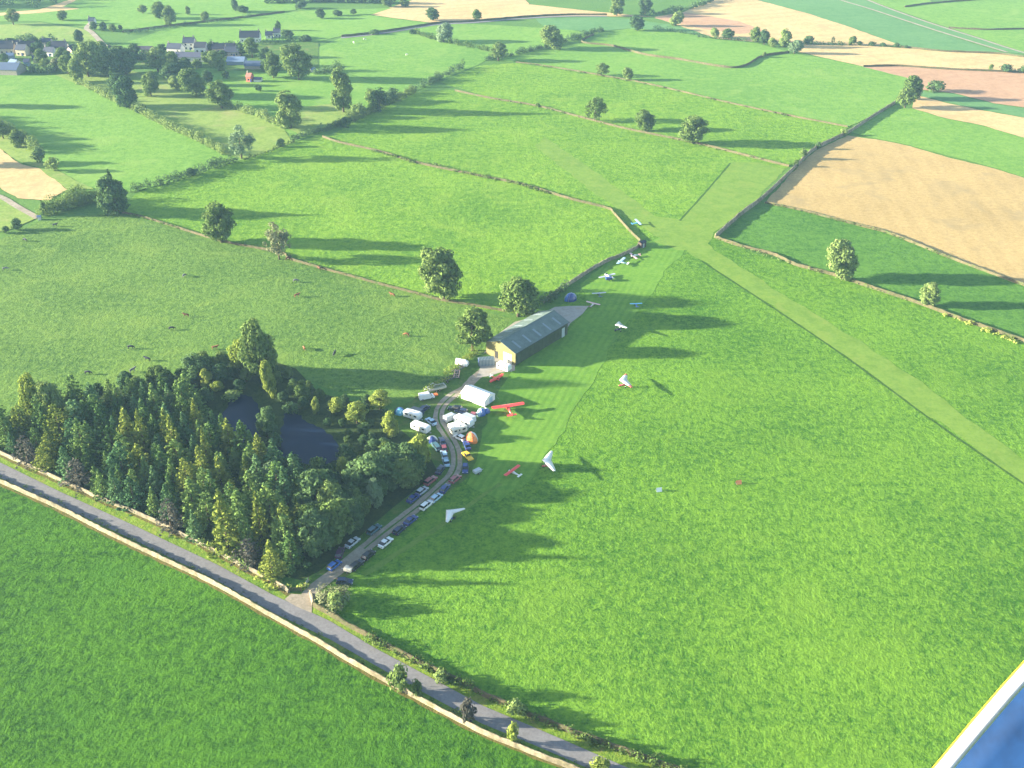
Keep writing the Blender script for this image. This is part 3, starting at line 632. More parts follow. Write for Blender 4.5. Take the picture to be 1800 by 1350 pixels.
hedge("thick hedge from the corner tree to the hedge trees", [(515, 247), (540, 238), (567, 231), (597, 221), (615, 213)], 3.0, 3.2, 'dark', per=20)
hedge("bushy hedge climbing past the tall narrow tree", [(615, 215), (650, 199), (677, 187), (727, 163)], 3.4, 4.0, 'hedge', per=18)
hedge("row of dark bushes along the far diagonal", [(727, 163), (750, 150), (773, 140), (790, 131), (813, 120)], 3.4, 3.2, 'dark', gaps=.25, per=18)
hedge("far hedge rising towards the spreading oak", [(857, 106), (880, 101), (907, 97), (933, 90), (967, 82), (1010, 70), (1043, 60), (1058, 55)], 3.0, 3.4, 'dark', gaps=.15, per=16)
hedge("far hedge below the pale round tree", [(727, 57), (753, 67), (793, 77), (817, 82), (857, 90)], 2.8, 3.0, 'hedge', gaps=.2, per=16)
hedge("hedge of scrub dividing the long field from the paddock", [(140, 148), (167, 160), (200, 177), (233, 192), (262, 207), (300, 227), (350, 248), (396, 272)], 3.4, 3.4, 'ash', per=18)
hedge("scrubby hedge across the upper paddock", [(396, 187), (433, 198), (470, 212), (500, 226)], 3.6, 3.6, 'ash', per=18)
hedge("scrubby bank at the left edge of the long field", [(-60, 205), (0, 230), (30, 245), (50, 256), (66, 270)], 5.0, 4.4, 'ash', per=16)
hedge("wide bramble bank below the tan field", [(88, 377), (110, 368), (140, 360), (170, 356), (190, 352)], 6.0, 7.0, 'oak', per=16)
hedge("hedge across the hill above the farm", [(225, 60), (260, 55), (300, 49), (360, 42), (440, 31)], 2.5, 3.0, 'dark', gaps=.2, per=12, step=2)
hedge("long dark hedge above the far stubble", [(470, 6), (540, 3), (620, 4), (690, 6)], 6.0, 7.0, 'dark', gaps=.1, per=8, step=2.5, size=.6)
hedge("dark hedge behind the left village houses", [(-60, 82), (0, 80), (40, 79), (75, 76), (95, 74)], 5.0, 5.0, 'dark', per=10, step=2, size=.5)
hedge("tall dark hedge in front of the left village sheds", [(50, 126), (72, 128), (95, 128)], 3.5, 4.0, 'dark', per=10, step=2, size=.5)
hedge("dark shrubbery between the gardens and the cottage row", [(190, 104), (225, 106), (260, 104), (290, 103)], 4.0, 4.5, 'dark', per=10, step=2, size=.5)
hedge("dark shrubbery behind the dark roofed row", [(372, 84), (400, 82), (425, 82)], 3.5, 4.0, 'dark', per=10, step=2, size=.5)
hedge("dark hedge curving up to the far stubble corner", [(1130, 27), (1180, 22), (1220, 14), (1250, 2), (1265, -8)], 3.5, 4.0, 'dark', per=10, step=2, size=.5)
hedge("dark hedge beside the blue green strip", [(1150, 52), (1195, 58), (1230, 63)], 2.5, 3.0, 'dark', per=10, step=2)
hedge("low hedge below the far stubble field", [(1225, 65), (1262, 69), (1300, 71), (1320, 73), (1413, 79), (1450, 79), (1480, 80)], 2.0, 3.0, 'dark', per=10, step=2)
hedge("long dark hedge from the farm house to the lane", [(460, 79), (490, 75), (520, 72), (545, 72)], 3.5, 4.0, 'dark', per=12, step=2)
hedge("dark hedge right of the largest village tree", [(556, 130), (575, 127), (600, 124)], 4.5, 5.0, 'dark', per=14, step=1.6)
hedge("garden hedge beside the village lawn", [(285, 118), (300, 124), (325, 126), (340, 124)], 3.0, 3.0, 'dark', per=14, step=1.6)
hedge("scrub strip along the bright field wall", [(655, 266), (700, 278), (730, 287), (760, 291), (800, 301), (850, 312), (905, 323), (950, 337), (990, 345)], 1.1, 1.6, 'hedge', gaps=.35, per=22)
hedge("rough scrub beside the barn and the aircraft wall", [(915, 553), (940, 543), (962, 531), (978, 520), (992, 510)], 3.0, 2.8, 'dark', per=22)
hedge("weedy scrub along the cattle field wall", [(230, 378), (350, 412), (400, 426), (493, 444), (567, 472), (667, 499), (770, 526), (850, 540)], .9, 1.2, 'ash', gaps=.55, per=30, size=.2)
hedge("weedy scrub along the wall with the sunlit round tree", [(1260, 420), (1300, 434), (1400, 468), (1533, 508), (1617, 536)], .9, 1.2, 'ash', gaps=.55, per=30, size=.2)
hedge("weedy scrub along the lower wheat field wall", [(1350, 359), (1407, 371), (1483, 391), (1560, 411), (1667, 454)], .9, 1.2, 'hedge', gaps=.5, per=30, size=.2)
hedge("weedy scrub along the far wall with three lone trees", [(860, 174), (947, 189), (1033, 211), (1197, 248), (1333, 281)], .9, 1.3, 'ash', gaps=.6, per=24, size=.25, step=2)
hedge("weedy scrub along the far wall with two small trees", [(920, 112), (1067, 136), (1147, 151), (1283, 183), (1383, 204)], .9, 1.4, 'hedge', gaps=.6, per=24, size=.3, step=2.5)
hedge("line of bushes on the field wall near the right edge", [(1660, 555), (1700, 570), (1740, 585), (1790, 604)], 1.2, 1.8, 'yellow', gaps=.45, per=26)
hedge("ragged hedge between the lane wall and the airfield", [(640, 1120), (690, 1144), (760, 1179), (830, 1213), (900, 1246), (960, 1272), (1040, 1304), (1120, 1334), (1200, 1362)], 1.5, 2.0, 'hedge', gaps=.25, per=30, size=.22)
hedge("bramble hedge at the corner of the airfield and the track", [(566, 1062), (580, 1050), (592, 1052), (600, 1064), (590, 1078)], 2.6, 3.6, 'brown', per=24, size=.22)
hedge("grassy bank hedge beside the scrap yard", [(735, 700), (760, 684), (790, 660), (815, 636), (832, 622)], 1.6, 2.2, 'yellow', per=26, size=.22)
hedge("low scrub along the wall of the plantation", [(330, 947), (360, 960), (382, 968), (410, 984), (440, 1000)], 1.8, 2.2, 'ash', gaps=.2, per=26, size=.24)
hedge("thin growth along the left track edge", [(505, 1036), (522, 1036), (540, 1034)], 1.4, 1.4, 'yellow', per=26, size=.22)

# single bushes and hedge bushes
FB = [
 ("dark round bush on the diagonal hedge", 334, 309, 15, 26, 'dark'), ("small round bush beside the thin hedge", 493, 258, 16, 18, 'dark'),
 ("dark bush at the hedge bend above the bright field", 607, 224, 20, 26, 'dark'), ("tall dark bush in the hedge clump", 668, 196, 42, 36, 'dark'),
 ("pale bush at the foot of the hedge clump", 634, 206, 28, 34, 'ash'), ("dark upper bush in the hedge clump", 690, 178, 26, 32, 'dark'),
 ("scrub bush on the paddock edge beside the clump", 650, 182, 30, 26, 'oak'),
 ("dark bush on the left edge bank", 70, 286, 30, 26, 'dark'), ("pale bush below the left edge bank", 96, 300, 26, 30, 'ash'),
 ("dark rounded bush at the left field corner", 30, 404, 22, 22, 'dark'), ("small dark bush at the left edge", 10, 410, 14, 16, 'dark'),
 ("slim dark bush beside the tan field", 78, 378, 30, 12, 'dark'),
 ("dark spiky bush beside the pink soil field", 1640, 161, 22, 40, 'dark'),
 ("small bush on the thin yellow wall", 946, 188, 8, 12, 'oak'), ("small bush on the diagonal wall crossing", 1484, 238, 14, 16, 'ash'),
 ("dark bush on the diagonal wall", 1438, 262, 14, 13, 'dark'), ("pale bush lower on the diagonal wall", 1411, 280, 20, 18, 'ash'),
 ("small bush lowest on the diagonal wall", 1398, 293, 14, 12, 'oak'),
 ("dark bush on the far lane", 658, 60, 9, 22, 'dark'), ("small dark bush at the far hedge top", 724, 60, 10, 12, 'dark'),
 ("round bush on the far right wall", 1741, 125, 14, 10, 'oak'), ("wide dark bush on the far right wall", 1768, 126, 14, 28, 'dark'), ("dark bush at the right edge wall", 1797, 128, 15, 22, 'dark'),
 ("full green bush on the lane wall", 704, 1216, 52, 44, 'ash'), ("darker small bush beside the full lane bush", 732, 1224, 34, 26, 'oak'),
 ("reddish brown bush on the lane wall", 826, 1268, 44, 32, 'purple'), ("slender green bush on the lane wall", 903, 1306, 40, 26, 'yellow'),
 ("pale bush at the bottom edge of the lane", 1055, 1352, 22, 44, 'yellow'),
 ("dark bush in the lane bank behind the full bush", 778, 1196, 18, 34, 'ash'), ("dark bush in the lane bank lower down", 912, 1254, 20, 40, 'ash'),
 ("olive bush at the mouth of the track", 590, 1070, 30, 44, 'ash'),
 ("dark small bush on the stubble hedge, left of the row", 1511, 80, 8, 14, 'dark'), ("dark squat bush on the stubble hedge", 1532, 81, 9, 16, 'dark'),
 ("dark low bush on the stubble hedge", 1552, 82, 8, 14, 'dark'), ("dark bush before the gap in the stubble hedge", 1576, 83, 9, 14, 'dark'), ("tiny last bush on the stubble hedge", 1593, 85, 6, 9, 'dark'),
 ("dark overhanging bush at the left bank of the second pool", 486, 786, 26, 30, 'dark'), ("dark bush at the lower bank of the second pool", 520, 828, 30, 44, 'dark'),
 ("rounded bush below the second pool", 560, 836, 30, 46, 'oak'), ("bush at the right end of the second pool", 606, 808, 30, 40, 'dark'), ("dark low bush at the head of the second pool", 512, 726, 22, 34, 'dark'),
 ("dark bush between the conifers and the first pool", 398, 768, 24, 30, 'dark'), ("dark bush on the lower bank of the first pool", 436, 808, 28, 44, 'dark'), ("reedy bush at the head of the first pool", 410, 700, 14, 40, 'ash'),
 ("bush in the garden beside the red ended cottage", 455, 160, 14, 16, 'dark'), ("bush at the paddock gate below the cottage", 397, 138, 16, 16, 'dark'),
]
for lab, x, y, h, w, k in FB: bush_px(lab, x, y, h, w, k)

# ------------------------------------------------------------------ the plantation
def inside(pt, poly):
    c = False; j = len(poly) - 1
    for i in range(len(poly)):
        if (poly[i][1] > pt[1]) != (poly[j][1] > pt[1]) and pt[0] < (poly[j][0] - poly[i][0]) * (pt[1] - poly[i][1]) / (poly[j][1] - poly[i][1]) + poly[i][0]: c = not c
        j = i
    return c
CONPOLY = [(-70, 772), (-10, 742), (70, 728), (160, 712), (250, 705), (330, 712), (385, 770), (430, 800), (480, 830), (520, 850), (535, 900), (545, 960), (500, 1020), (440, 992), (380, 964), (320, 934), (249, 900), (175, 870), (125, 848), (50, 814), (-20, 782)]
placed = []
def far_enough(p, d):
    return all((p.x - q.x) ** 2 + (p.y - q.y) ** 2 > d * d for q in placed)
# notable trees first: label, base x, y, height px, width px, leaf, kind
WOODS = [
 ("brown dying conifer beside the lane wall at the left end", 50, 812, 52, 34, 'purple', 'c'),
 ("brown dying conifer behind the lane wall, second from the left", 142, 855, 56, 40, 'purple', 'c'),
 ("tall bare brown conifer in the middle of the lane wall edge", 302, 930, 60, 36, 'purple', 'c'),
 ("dark brown low conifer near the track end of the plantation", 438, 988, 46, 38, 'purple', 'c'),
 ("golden conifer at the track end corner of the plantation", 482, 1018, 76, 40, 'firy', 'c'),
 ("tall golden conifer behind the dark brown low one", 462, 952, 98, 32, 'firy', 'c'),
 ("broad double-topped conifer above the lane wall", 402, 968, 118, 54, 'firy', 'c'),
 ("slim pale conifer between the golden pair", 437, 972, 92, 32, 'fir', 'c'),
 ("golden topped broad conifer in the middle of the plantation", 232, 792, 84, 46, 'firy', 'c'),
 ("bright golden conifer beside the broad one", 258, 802, 92, 34, 'firy', 'c'),
 ("short golden conifer below the middle pair", 250, 834, 60, 36, 'firy', 'c'),
 ("yellow tipped leaning conifer above the pool", 350, 760, 66, 30, 'firy', 'c'),
 ("golden conifer just left of the pool", 312, 810, 90, 36, 'firy', 'c'),
 ("slim pale topped conifer by the pool edge", 368, 826, 84, 28, 'firy', 'c'),
 ("golden pointed conifer in the lower plantation", 333, 868, 70, 30, 'firy', 'c'),
 ("golden conifer below the pool with a split top", 392, 862, 66, 34, 'firy', 'c'),
 ("slim golden conifer at the right of the conifers", 437, 856, 58, 24, 'firy', 'c'),
 ("pale silvery tree below the pool", 486, 856, 48, 46, 'grey', 'b'),
 ("tall pale willow at the far left of the plantation", 72, 742, 84, 52, 'yellow', 'b'),
 ("tall green tree beside the pale willow", 102, 748, 82, 48, 'ash', 'b'),
 ("largest leafy tree at the head of the pool", 462, 668, 104, 66, 'ash', 'b'),
 ("smaller tree leaning left of the largest pool tree", 425, 652, 60, 44, 'yellow', 'b'),
 ("pale narrow tree below the largest pool tree", 478, 700, 70, 28, 'yellow', 'b'),
 ("dark hazel bush at the field edge above the pool", 352, 668, 46, 66, 'dark', 'b'),
 ("bright pointed bush above the pool", 366, 682, 34, 26, 'yellow', 'b'),
 ("yellow bush above the pool bank", 382, 688, 20, 26, 'yellow', 'b'),
 ("round dark willow on the islet between the pools", 470, 768, 52, 40, 'dark', 'b'),
 ("round green bush on the far pool bank", 533, 706, 36, 36, 'oak', 'b'),
 ("bright yellow round bush near the white caravans", 688, 768, 44, 34, 'yellow', 'b'),
 ("large bright yellow bush beside the track bend", 738, 822, 56, 50, 'yellow', 'b'),
 ("pale egg shaped tree near the bottom of the bushes", 661, 892, 50, 34, 'grey', 'b'),
 ("tiny sunlit conifer among the lower bushes", 597, 882, 40, 14, 'firy', 'c'),
 ("large dark domed tree beside the plantation end", 560, 974, 70, 74, 'dark', 'b'),
 ("large dark rounded tree in the middle of the bushes", 655, 858, 62, 92, 'dark', 'b'),
 ("yellow bush in the middle of the lower bushes", 606, 838, 34, 30, 'yellow', 'b'),
 ("yellow green bush at the top of the bushes", 668, 720, 34, 44, 'yellow', 'b'),
 ("yellow green bush above the second pool", 628, 744, 36, 46, 'yellow', 'b'),
 ("sunlit bush on the far bank of the second pool", 590, 726, 30, 34, 'yellow', 'b'),
 ("sunlit thin bush on the far bank beside the round bush", 556, 728, 30, 18, 'yellow', 'b'),
]
def wood_tree(lab, x, y, hp, wp, leaf, kind, group=None):
    p = P(x, y); placed.append(p)
    if kind == 'c': plant("conifer", lab, "conifer", BARE if leaf == "purple" else R.choice(CONIF), leaf, p.x, p.y, .88 * hp / VS(y), 1.2 * wp / S(y), 12, 5.0, group)
    else: plant("broadleaf_tree" if hp > 44 else "bush", lab, "tree" if hp > 44 else "bush", R.choice(BROAD), leaf, p.x, p.y, hp / VS(y), wp / S(y), 16, 14, group)
for t in WOODS: wood_tree(*t)
RW = random.Random(5)
cnt = 0
for _ in range(6000):
    x, y = RW.uniform(-70, 560), RW.uniform(700, 1030)
    if not inside((x, y), CONPOLY): continue
    p = P(x, y)
    if not far_enough(p, 4.5): continue
    gold = RW.random(); leaf = 'firy' if gold < .16 else ('firb' if gold < .52 else 'fir')
    near_wall = y > 790 + (x - 0) * 0.47 - 40
    place_s = "along the lane wall" if near_wall else ("in the upper part" if y < 790 else "in the middle") 
    colour = {'firy': 'golden green', 'firb': 'bluish green', 'fir': 'dark green'}[leaf]
    lab = f"one of the {colour} conifers {place_s} of the plantation".replace("along the lane wall of", "along the lane wall edge of")
    h = RW.uniform(7.5, 14.0) * (0.8 if near_wall else 1.0); w = h * RW.uniform(.48, .68)
    placed.append(p); cnt += 1
    plant("conifer", lab, "conifer", CONIF[RW.randrange(6)], leaf, p.x, p.y, h, w, 12, 5.0, f"{colour} conifers {place_s} of the plantation")
    if cnt > 150: break
BUSHPOLYS = [
 ([(60, 735), (160, 700), (250, 680), (330, 662), (400, 645), (440, 640), (440, 690), (400, 690), (380, 715), (330, 715), (160, 718), (70, 735)], ['dark', 'dark', 'oak', 'dark'], "dark scrub trees on the cattle field edge of the plantation", 4.6, (4, 8)),
 ([(480, 650), (520, 665), (560, 695), (640, 712), (680, 724), (686, 748), (650, 766), (620, 790), (590, 760), (555, 738), (520, 712), (470, 700)], ['dark', 'oak', 'dark', 'ash', 'dark'], "scrub on the far bank of the second pool", 4.2, (2.5, 5)),
 ([(620, 795), (650, 775), (686, 776), (722, 812), (735, 842), (668, 890), (580, 962), (552, 985), (540, 930), (525, 860), (600, 830)], ['dark', 'dark', 'oak', 'dark', 'hedge'], "dark scrub between the pools and the track", 3.7, (7.5, 13.0)),
]
for poly, leaves, grp, d, (h0, h1) in BUSHPOLYS:
    xs = [q[0] for q in poly]; ys = [q[1] for q in poly]
    for _ in range(900):
        x, y = RW.uniform(min(xs), max(xs)), RW.uniform(min(ys), max(ys))
        if not inside((x, y), poly): continue
        p = P(x, y)
        if not far_enough(p, d): continue
        h = RW.uniform(h0, h1) * (0.42 if (h1 > 10 and y < 866 and x < 690) else 1.0); placed.append(p)
        plant("bush", "one of the " + grp, "bush", BROAD[RW.randrange(4)], RW.choice(leaves), p.x, p.y, h, h * RW.uniform(.75, 1.1), 16, 14, grp)
# distant wood in the top corner: a single mass
L = []
for _ in range(260):
    x, y = R.uniform(-160, 128), R.uniform(-60, 18)
    if y > 18 - max(0, x - 60) * 0.33: continue
    p = P(x, y); r_ = R.uniform(2.5, 4.5); L.append((p.x, p.y, R.uniform(4, 9), r_, r_ * 1.2))
V = lumps_to_leaves(L, 5, 0.8)
tag(link("distant_wood", mesh_np("distant_wood", V, len(V) // 4), None, LEAF['dark']), "dark distant wood in the top left corner", "wood", kind='stuff')
# weeds and tall grass along the lane
L = []
for a, b in ((WALL_S, 7), ):
    c = spline([P(q[0] + 4, q[1] - 9) for q in a], 1.2)
    for p in c:
        if R.random() < .7: r_ = R.uniform(.3, .75); L.append((p.x + R.uniform(-.6, .6), p.y + R.uniform(-.6, .6), r_ * .5, r_, r_ * .8))
V = lumps_to_leaves(L, 60, 0.16)
tag(link("weeds", mesh_np("weeds", V, len(V) // 4), None, LEAF['hedge']), "low weeds growing along the shaded lane verge", "weeds", kind='stuff')

# ------------------------------------------------------------------ painted and built things: materials
def paint(name, c): return solid(name, c, 0.32, var=0.05, scale=1.0, spec=0.5, coat=0.5)
PAINT = {k: paint("paint_" + k, c) for k, c in {
    'white': (0.72, 0.74, 0.74), 'silver': (0.42, 0.46, 0.50), 'pale_blue': (0.36, 0.52, 0.66), 'navy': (0.018, 0.030, 0.085), 'dark_blue': (0.025, 0.050, 0.21),
    'blue': (0.035, 0.12, 0.40), 'black': (0.014, 0.016, 0.022), 'red': (0.38, 0.045, 0.055), 'dusty_red': (0.34, 0.10, 0.11), 'purple': (0.07, 0.025, 0.075),
    'teal': (0.05, 0.12, 0.15), 'yellow': (0.80, 0.50, 0.02), 'maroon': (0.22, 0.05, 0.07), 'cream': (0.74, 0.68, 0.55), 'cyan': (0.16, 0.52, 0.80), 'pink': (0.70, 0.42, 0.42),
    'grey': (0.34, 0.36, 0.38), 'bright_red': (0.72, 0.055, 0.045), 'orange': (0.80, 0.22, 0.05)}.items()}
M_glass = solid("dark_glass", (0.012, 0.016, 0.022), 0.08, spec=0.7, var=0.0)
M_tyre = solid("tyre_rubber", (0.018, 0.018, 0.018), 0.9)
M_rim = solid("wheel_metal", (0.38, 0.38, 0.38), 0.35, 0.8)
M_lamp = solid("lamp_lens", (0.75, 0.75, 0.70), 0.15)
M_tail = solid("tail_lens", (0.35, 0.02, 0.02), 0.2)
M_alu = solid("aluminium", (0.55, 0.56, 0.57), 0.4, 0.7)
M_black = solid("black_plastic", (0.02, 0.02, 0.022), 0.6)
M_canvas = solid("white_canvas", (0.80, 0.80, 0.77), 0.85, var=0.05)
M_skin = solid("skin", (0.45, 0.28, 0.20), 0.6)

# ------------------------------------------------------------------ cars
def prism_y(mb, prof, w_lo, w_hi, zlo, zhi):
    """Side profile (x, z) extruded across y, narrowing with height."""
    n = len(prof); vs = []
    for s in (-1, 1):
        for x, z in prof:
            t = (z - zlo) / (zhi - zlo); vs.append((x, s * (w_lo + (w_hi - w_lo) * t) / 2, z))
    fs = [tuple(range(n))[::-1], tuple(range(n, 2 * n))] + [(i, (i + 1) % n, n + (i + 1) % n, n + i) for i in range(n)]
    return mb.add(vs, fs)
def wheel_parts(root, xs, half, r=0.31, w=0.2):
    for x in xs:
        for s in (-1, 1):
            t = MB(); t.tube([(x, s * (half - w), r), (x, s * half, r)], r, 14); wo = t.build("wheel", M_tyre, root)
            q = MB(); q.tube([(x, s * (half - .02), r), (x, s * (half + .015), r)], r * .6, 10); q.build("rim", M_rim, wo)
def car_proto(kind):
    """Builds one car of the kind; returns (root, [(part, [sub-parts])])."""
    root = empty("parked_car", (0, -600, 0))
    if kind == 'hatch':
        body = [(-1.95, .28), (-1.98, .62), (-1.90, .92), (-.9, .95), (1.0, .95), (1.85, .78), (2.0, .55), (1.98, .28)]
        cab = [(-1.88, .93), (-1.55, 1.42), (.15, 1.46), (1.02, .95)]; roof = [(-1.55, 1.42), (-1.45, 1.475), (.05, 1.50), (.2, 1.455)]; xs = (-1.25, 1.28)
    elif kind == 'saloon':
        body = [(-2.2, .3), (-2.25, .65), (-2.15, .96), (-1.4, .98), (1.0, .94), (2.05, .80), (2.22, .56), (2.2, .28)]
        cab = [(-1.75, .96), (-1.05, 1.40), (.15, 1.43), (1.05, .93)]; roof = [(-1.05, 1.395), (-.95, 1.445), (.05, 1.47), (.2, 1.425)]; xs = (-1.35, 1.42)
    elif kind == 'estate':
        body = [(-2.25, .3), (-2.28, .65), (-2.2, .98), (-1.4, 1.0), (1.0, .96), (2.05, .82), (2.22, .58), (2.2, .28)]
        cab = [(-2.18, .97), (-1.85, 1.47), (.15, 1.50), (1.05, .95)]; roof = [(-1.86, 1.465), (-1.75, 1.53), (.05, 1.545), (.22, 1.495)]; xs = (-1.38, 1.42)
    elif kind == 'van':
        body = [(-2.4, .35), (-2.42, 1.0), (-2.38, 1.98), (-2.2, 2.06), (.75, 2.06), (.95, 1.98), (1.62, 1.18), (2.25, .98), (2.4, .65), (2.38, .33)]
        cab = [(.72, 1.25), (.90, 1.93), (.98, 1.95), (1.64, 1.20), (1.5, 1.15)]; roof = None; xs = (-1.5, 1.55)
    else:
        body = [(-2.4, .5), (-2.4, .92), (-.5, .95), (1.0, 1.0), (2.05, .95), (2.2, .6), (2.2, .4)]
        cab = [(-.6, .95), (-.5, 1.6), (.35, 1.62), (1.0, 1.0)]; roof = [(-.52, 1.59), (-.45, 1.66), (.3, 1.68), (.4, 1.61)]; xs = (-1.5, 1.45)
    w = 1.68 if kind != 'van' else 1.88
    zt = max(z for _, z in body)
    mb = MB(); prism_y(mb, body, w, w * (.93 if kind != 'van' else .88), .28, zt)
    mb.box(0, w / 2 + .08, .98, .2, .16, .14).box(0, -w / 2 - .08, .98, .2, .16, .14)            # mirrors
    me = mb.mesh("body"); bm = bmesh.new(); bm.from_mesh(me)
    bmesh.ops.bevel(bm, geom=[e for e in bm.edges], offset=0.035, segments=1, affect='EDGES'); bm.to_mesh(me); bm.free()
    body_o = link("body", me, root, PAINT['white'])
    g_ = MB(); prism_y(g_, cab, w * .92 + (.03 if kind == 'van' else 0), w * (.72 if kind != 'van' else .90), cab[0][1], 1.5); win = g_.build("window", M_glass, root)
    parts = [(body_o, []), (win, [])]
    if roof:
        r_ = MB(); prism_y(r_, roof, w * .76, w * .68, 1.4, 1.55); parts.append((r_.build("roof", PAINT['white'], root), []))
        for s in (-1, 1):
            p_ = MB(); p_.tube([(-.5, s * w * .45, cab[0][1]), (-.48, s * w * .375, 1.44)], .045, 5); parts.append((p_.build("pillar", PAINT['white'], root), []))
    xf = max(x for x, z in body); xb = min(x for x, z in body)
    for s in (-1, 1):
        l_ = MB(); l_.box(xf - .06, s * w * .36, .66, .12, .30, .13); parts.append((l_.build("headlight", M_lamp, root), []))
        l_ = MB(); l_.box(xb + .05, s * w * .39, .78, .12, .16, .22); parts.append((l_.build("tail_light", M_tail, root), []))
    wheel_parts(root, xs, w / 2 + .01)
    for c in children(root):
        if c.name.startswith("wheel"): parts.append((c, children(c)))
    return root, parts
PROTO = {}
def place_car(label, px, py, a, kind, colour, cat="car", group=None, scale=1.0):
    p = P(px, py)
    if kind not in PROTO:
        PROTO[kind] = car_proto(kind); root = PROTO[kind][0]
    else:
        root = copy_tree(*PROTO[kind])
    root.location = (p.x, p.y, 0.08); root.rotation_euler = (0, 0, a); root.scale = (scale,) * 3
    tag(root, label, cat, group)
    if kind in ('van', 'pickup'): root.name = "parked_van" if kind == 'van' else "pickup_truck"
    for c in root.children:
        if c.name.split('.')[0] in ("body", "roof", "pillar"):
            c.material_slots[0].link = 'OBJECT'; c.material_slots[0].material = PAINT[colour]
    return root
T1, T2, T3 = ang(595, 1002, 673, 938), ang(673, 938, 766, 863), ang(803, 808, 788, 768)
G = "cars parked along the track"
CARS = [
 ("bright blue car parked nearest the lane on the wood side", 588, 997, T1, 'hatch', 'blue'),
 ("dark purple car tucked under the dark domed tree", 598, 975, T1 + .5, 'hatch', 'purple'),
 ("silver blue saloon with dark windscreen beside the wood", 620, 957, T1, 'saloon', 'silver'),
 ("grey teal estate parked on the wood side of the track", 658, 934, T1, 'estate', 'teal'),
 ("dark blue car between the bushes and the upper track", 727, 879, T2, 'saloon', 'dark_blue'),
 ("indigo saloon parked on the meadow side ahead of the navy car", 722, 918, T2, 'saloon', 'dark_blue'),
 ("navy hatchback parked next above the white saloon", 702, 935, T2, 'hatch', 'navy'),
 ("white saloon with dark windows parked on the meadow side", 678, 957, T1, 'saloon', 'white'),
 ("black hatchback parked just below the white saloon", 648, 979, T1, 'hatch', 'black'),
 ("black estate car beside the small cream trailer", 627, 997, T1, 'estate', 'black'),
 ("blue grey car standing last beside the airfield corner", 606, 1026, T1 - 1.0, 'hatch', 'navy'),
 ("silver car below the red car on the wood side", 742, 866, T2, 'hatch', 'silver'),
 ("faded red car on the wood side of the track", 757, 848, T2, 'estate', 'dusty_red'),
 ("red car on the meadow side at the track bend", 800, 845, T2, 'hatch', 'dusty_red'),
 ("dark blue hatchback just below the meadow side red car", 782, 862, T2 + .2, 'hatch', 'dark_blue'),
 ("pale blue car parked between the dark blue and the white one", 767, 878, T2, 'hatch', 'pale_blue'),
 ("long pale estate car at the straight part of the track", 750, 891, T2, 'estate', 'white'),
 ("navy car in the shade inside the track bend", 774, 829, T2 + .3, 'saloon', 'navy'),
 ("dark blue car parked below the yellow pickup", 818, 827, T3 + 2.9, 'hatch', 'dark_blue'),
 ("deep blue car between the orange tent and the yellow pickup", 821, 786, T3, 'saloon', 'dark_blue'),
 ("pale blue car with a dark screen inside the bend", 781, 802, T3, 'hatch', 'pale_blue'),
 ("pale blue car last in the line inside the bend", 784, 815, T3, 'saloon', 'pale_blue'),
 ("navy car at the top of the line inside the bend", 778, 779, T3, 'saloon', 'navy'),
 ("maroon car in the line inside the bend", 780, 790, T3, 'hatch', 'maroon'),
 ("teal blue car tucked behind the line inside the bend", 767, 788, T3 + .2, 'estate', 'teal'),
 ("white car beside the orange and white tent", 808, 772, T3 + .6, 'hatch', 'white'),
 ("light blue car beside the white caravans at the wood", 758, 744, T3 + .4, 'saloon', 'pale_blue'),
 ("navy car behind the upper white caravan", 746, 721, T2, 'hatch', 'navy'),
 ("black car parked at the head of the camp", 800, 721, T3 + 1.1, 'estate', 'black'),
 ("black car parked right beside the head of the camp", 811, 726, T3 + 1.0, 'hatch', 'navy'),
]
for lab, x, y, a, k, c in CARS: place_car(lab, x, y, a, k, c, "car", G)
place_car("yellow pickup truck parked on the meadow side", 822, 805, T3 + .25, 'pickup', 'yellow', "pickup")
place_car("white van in the yard at the foot of the field bank", 750, 701, ang(740, 703, 765, 698), 'van', 'white', "van")
place_car("pale lavender van beside the camp caravans", 793, 738, ang(780, 742, 800, 733), 'van', 'silver', "van")

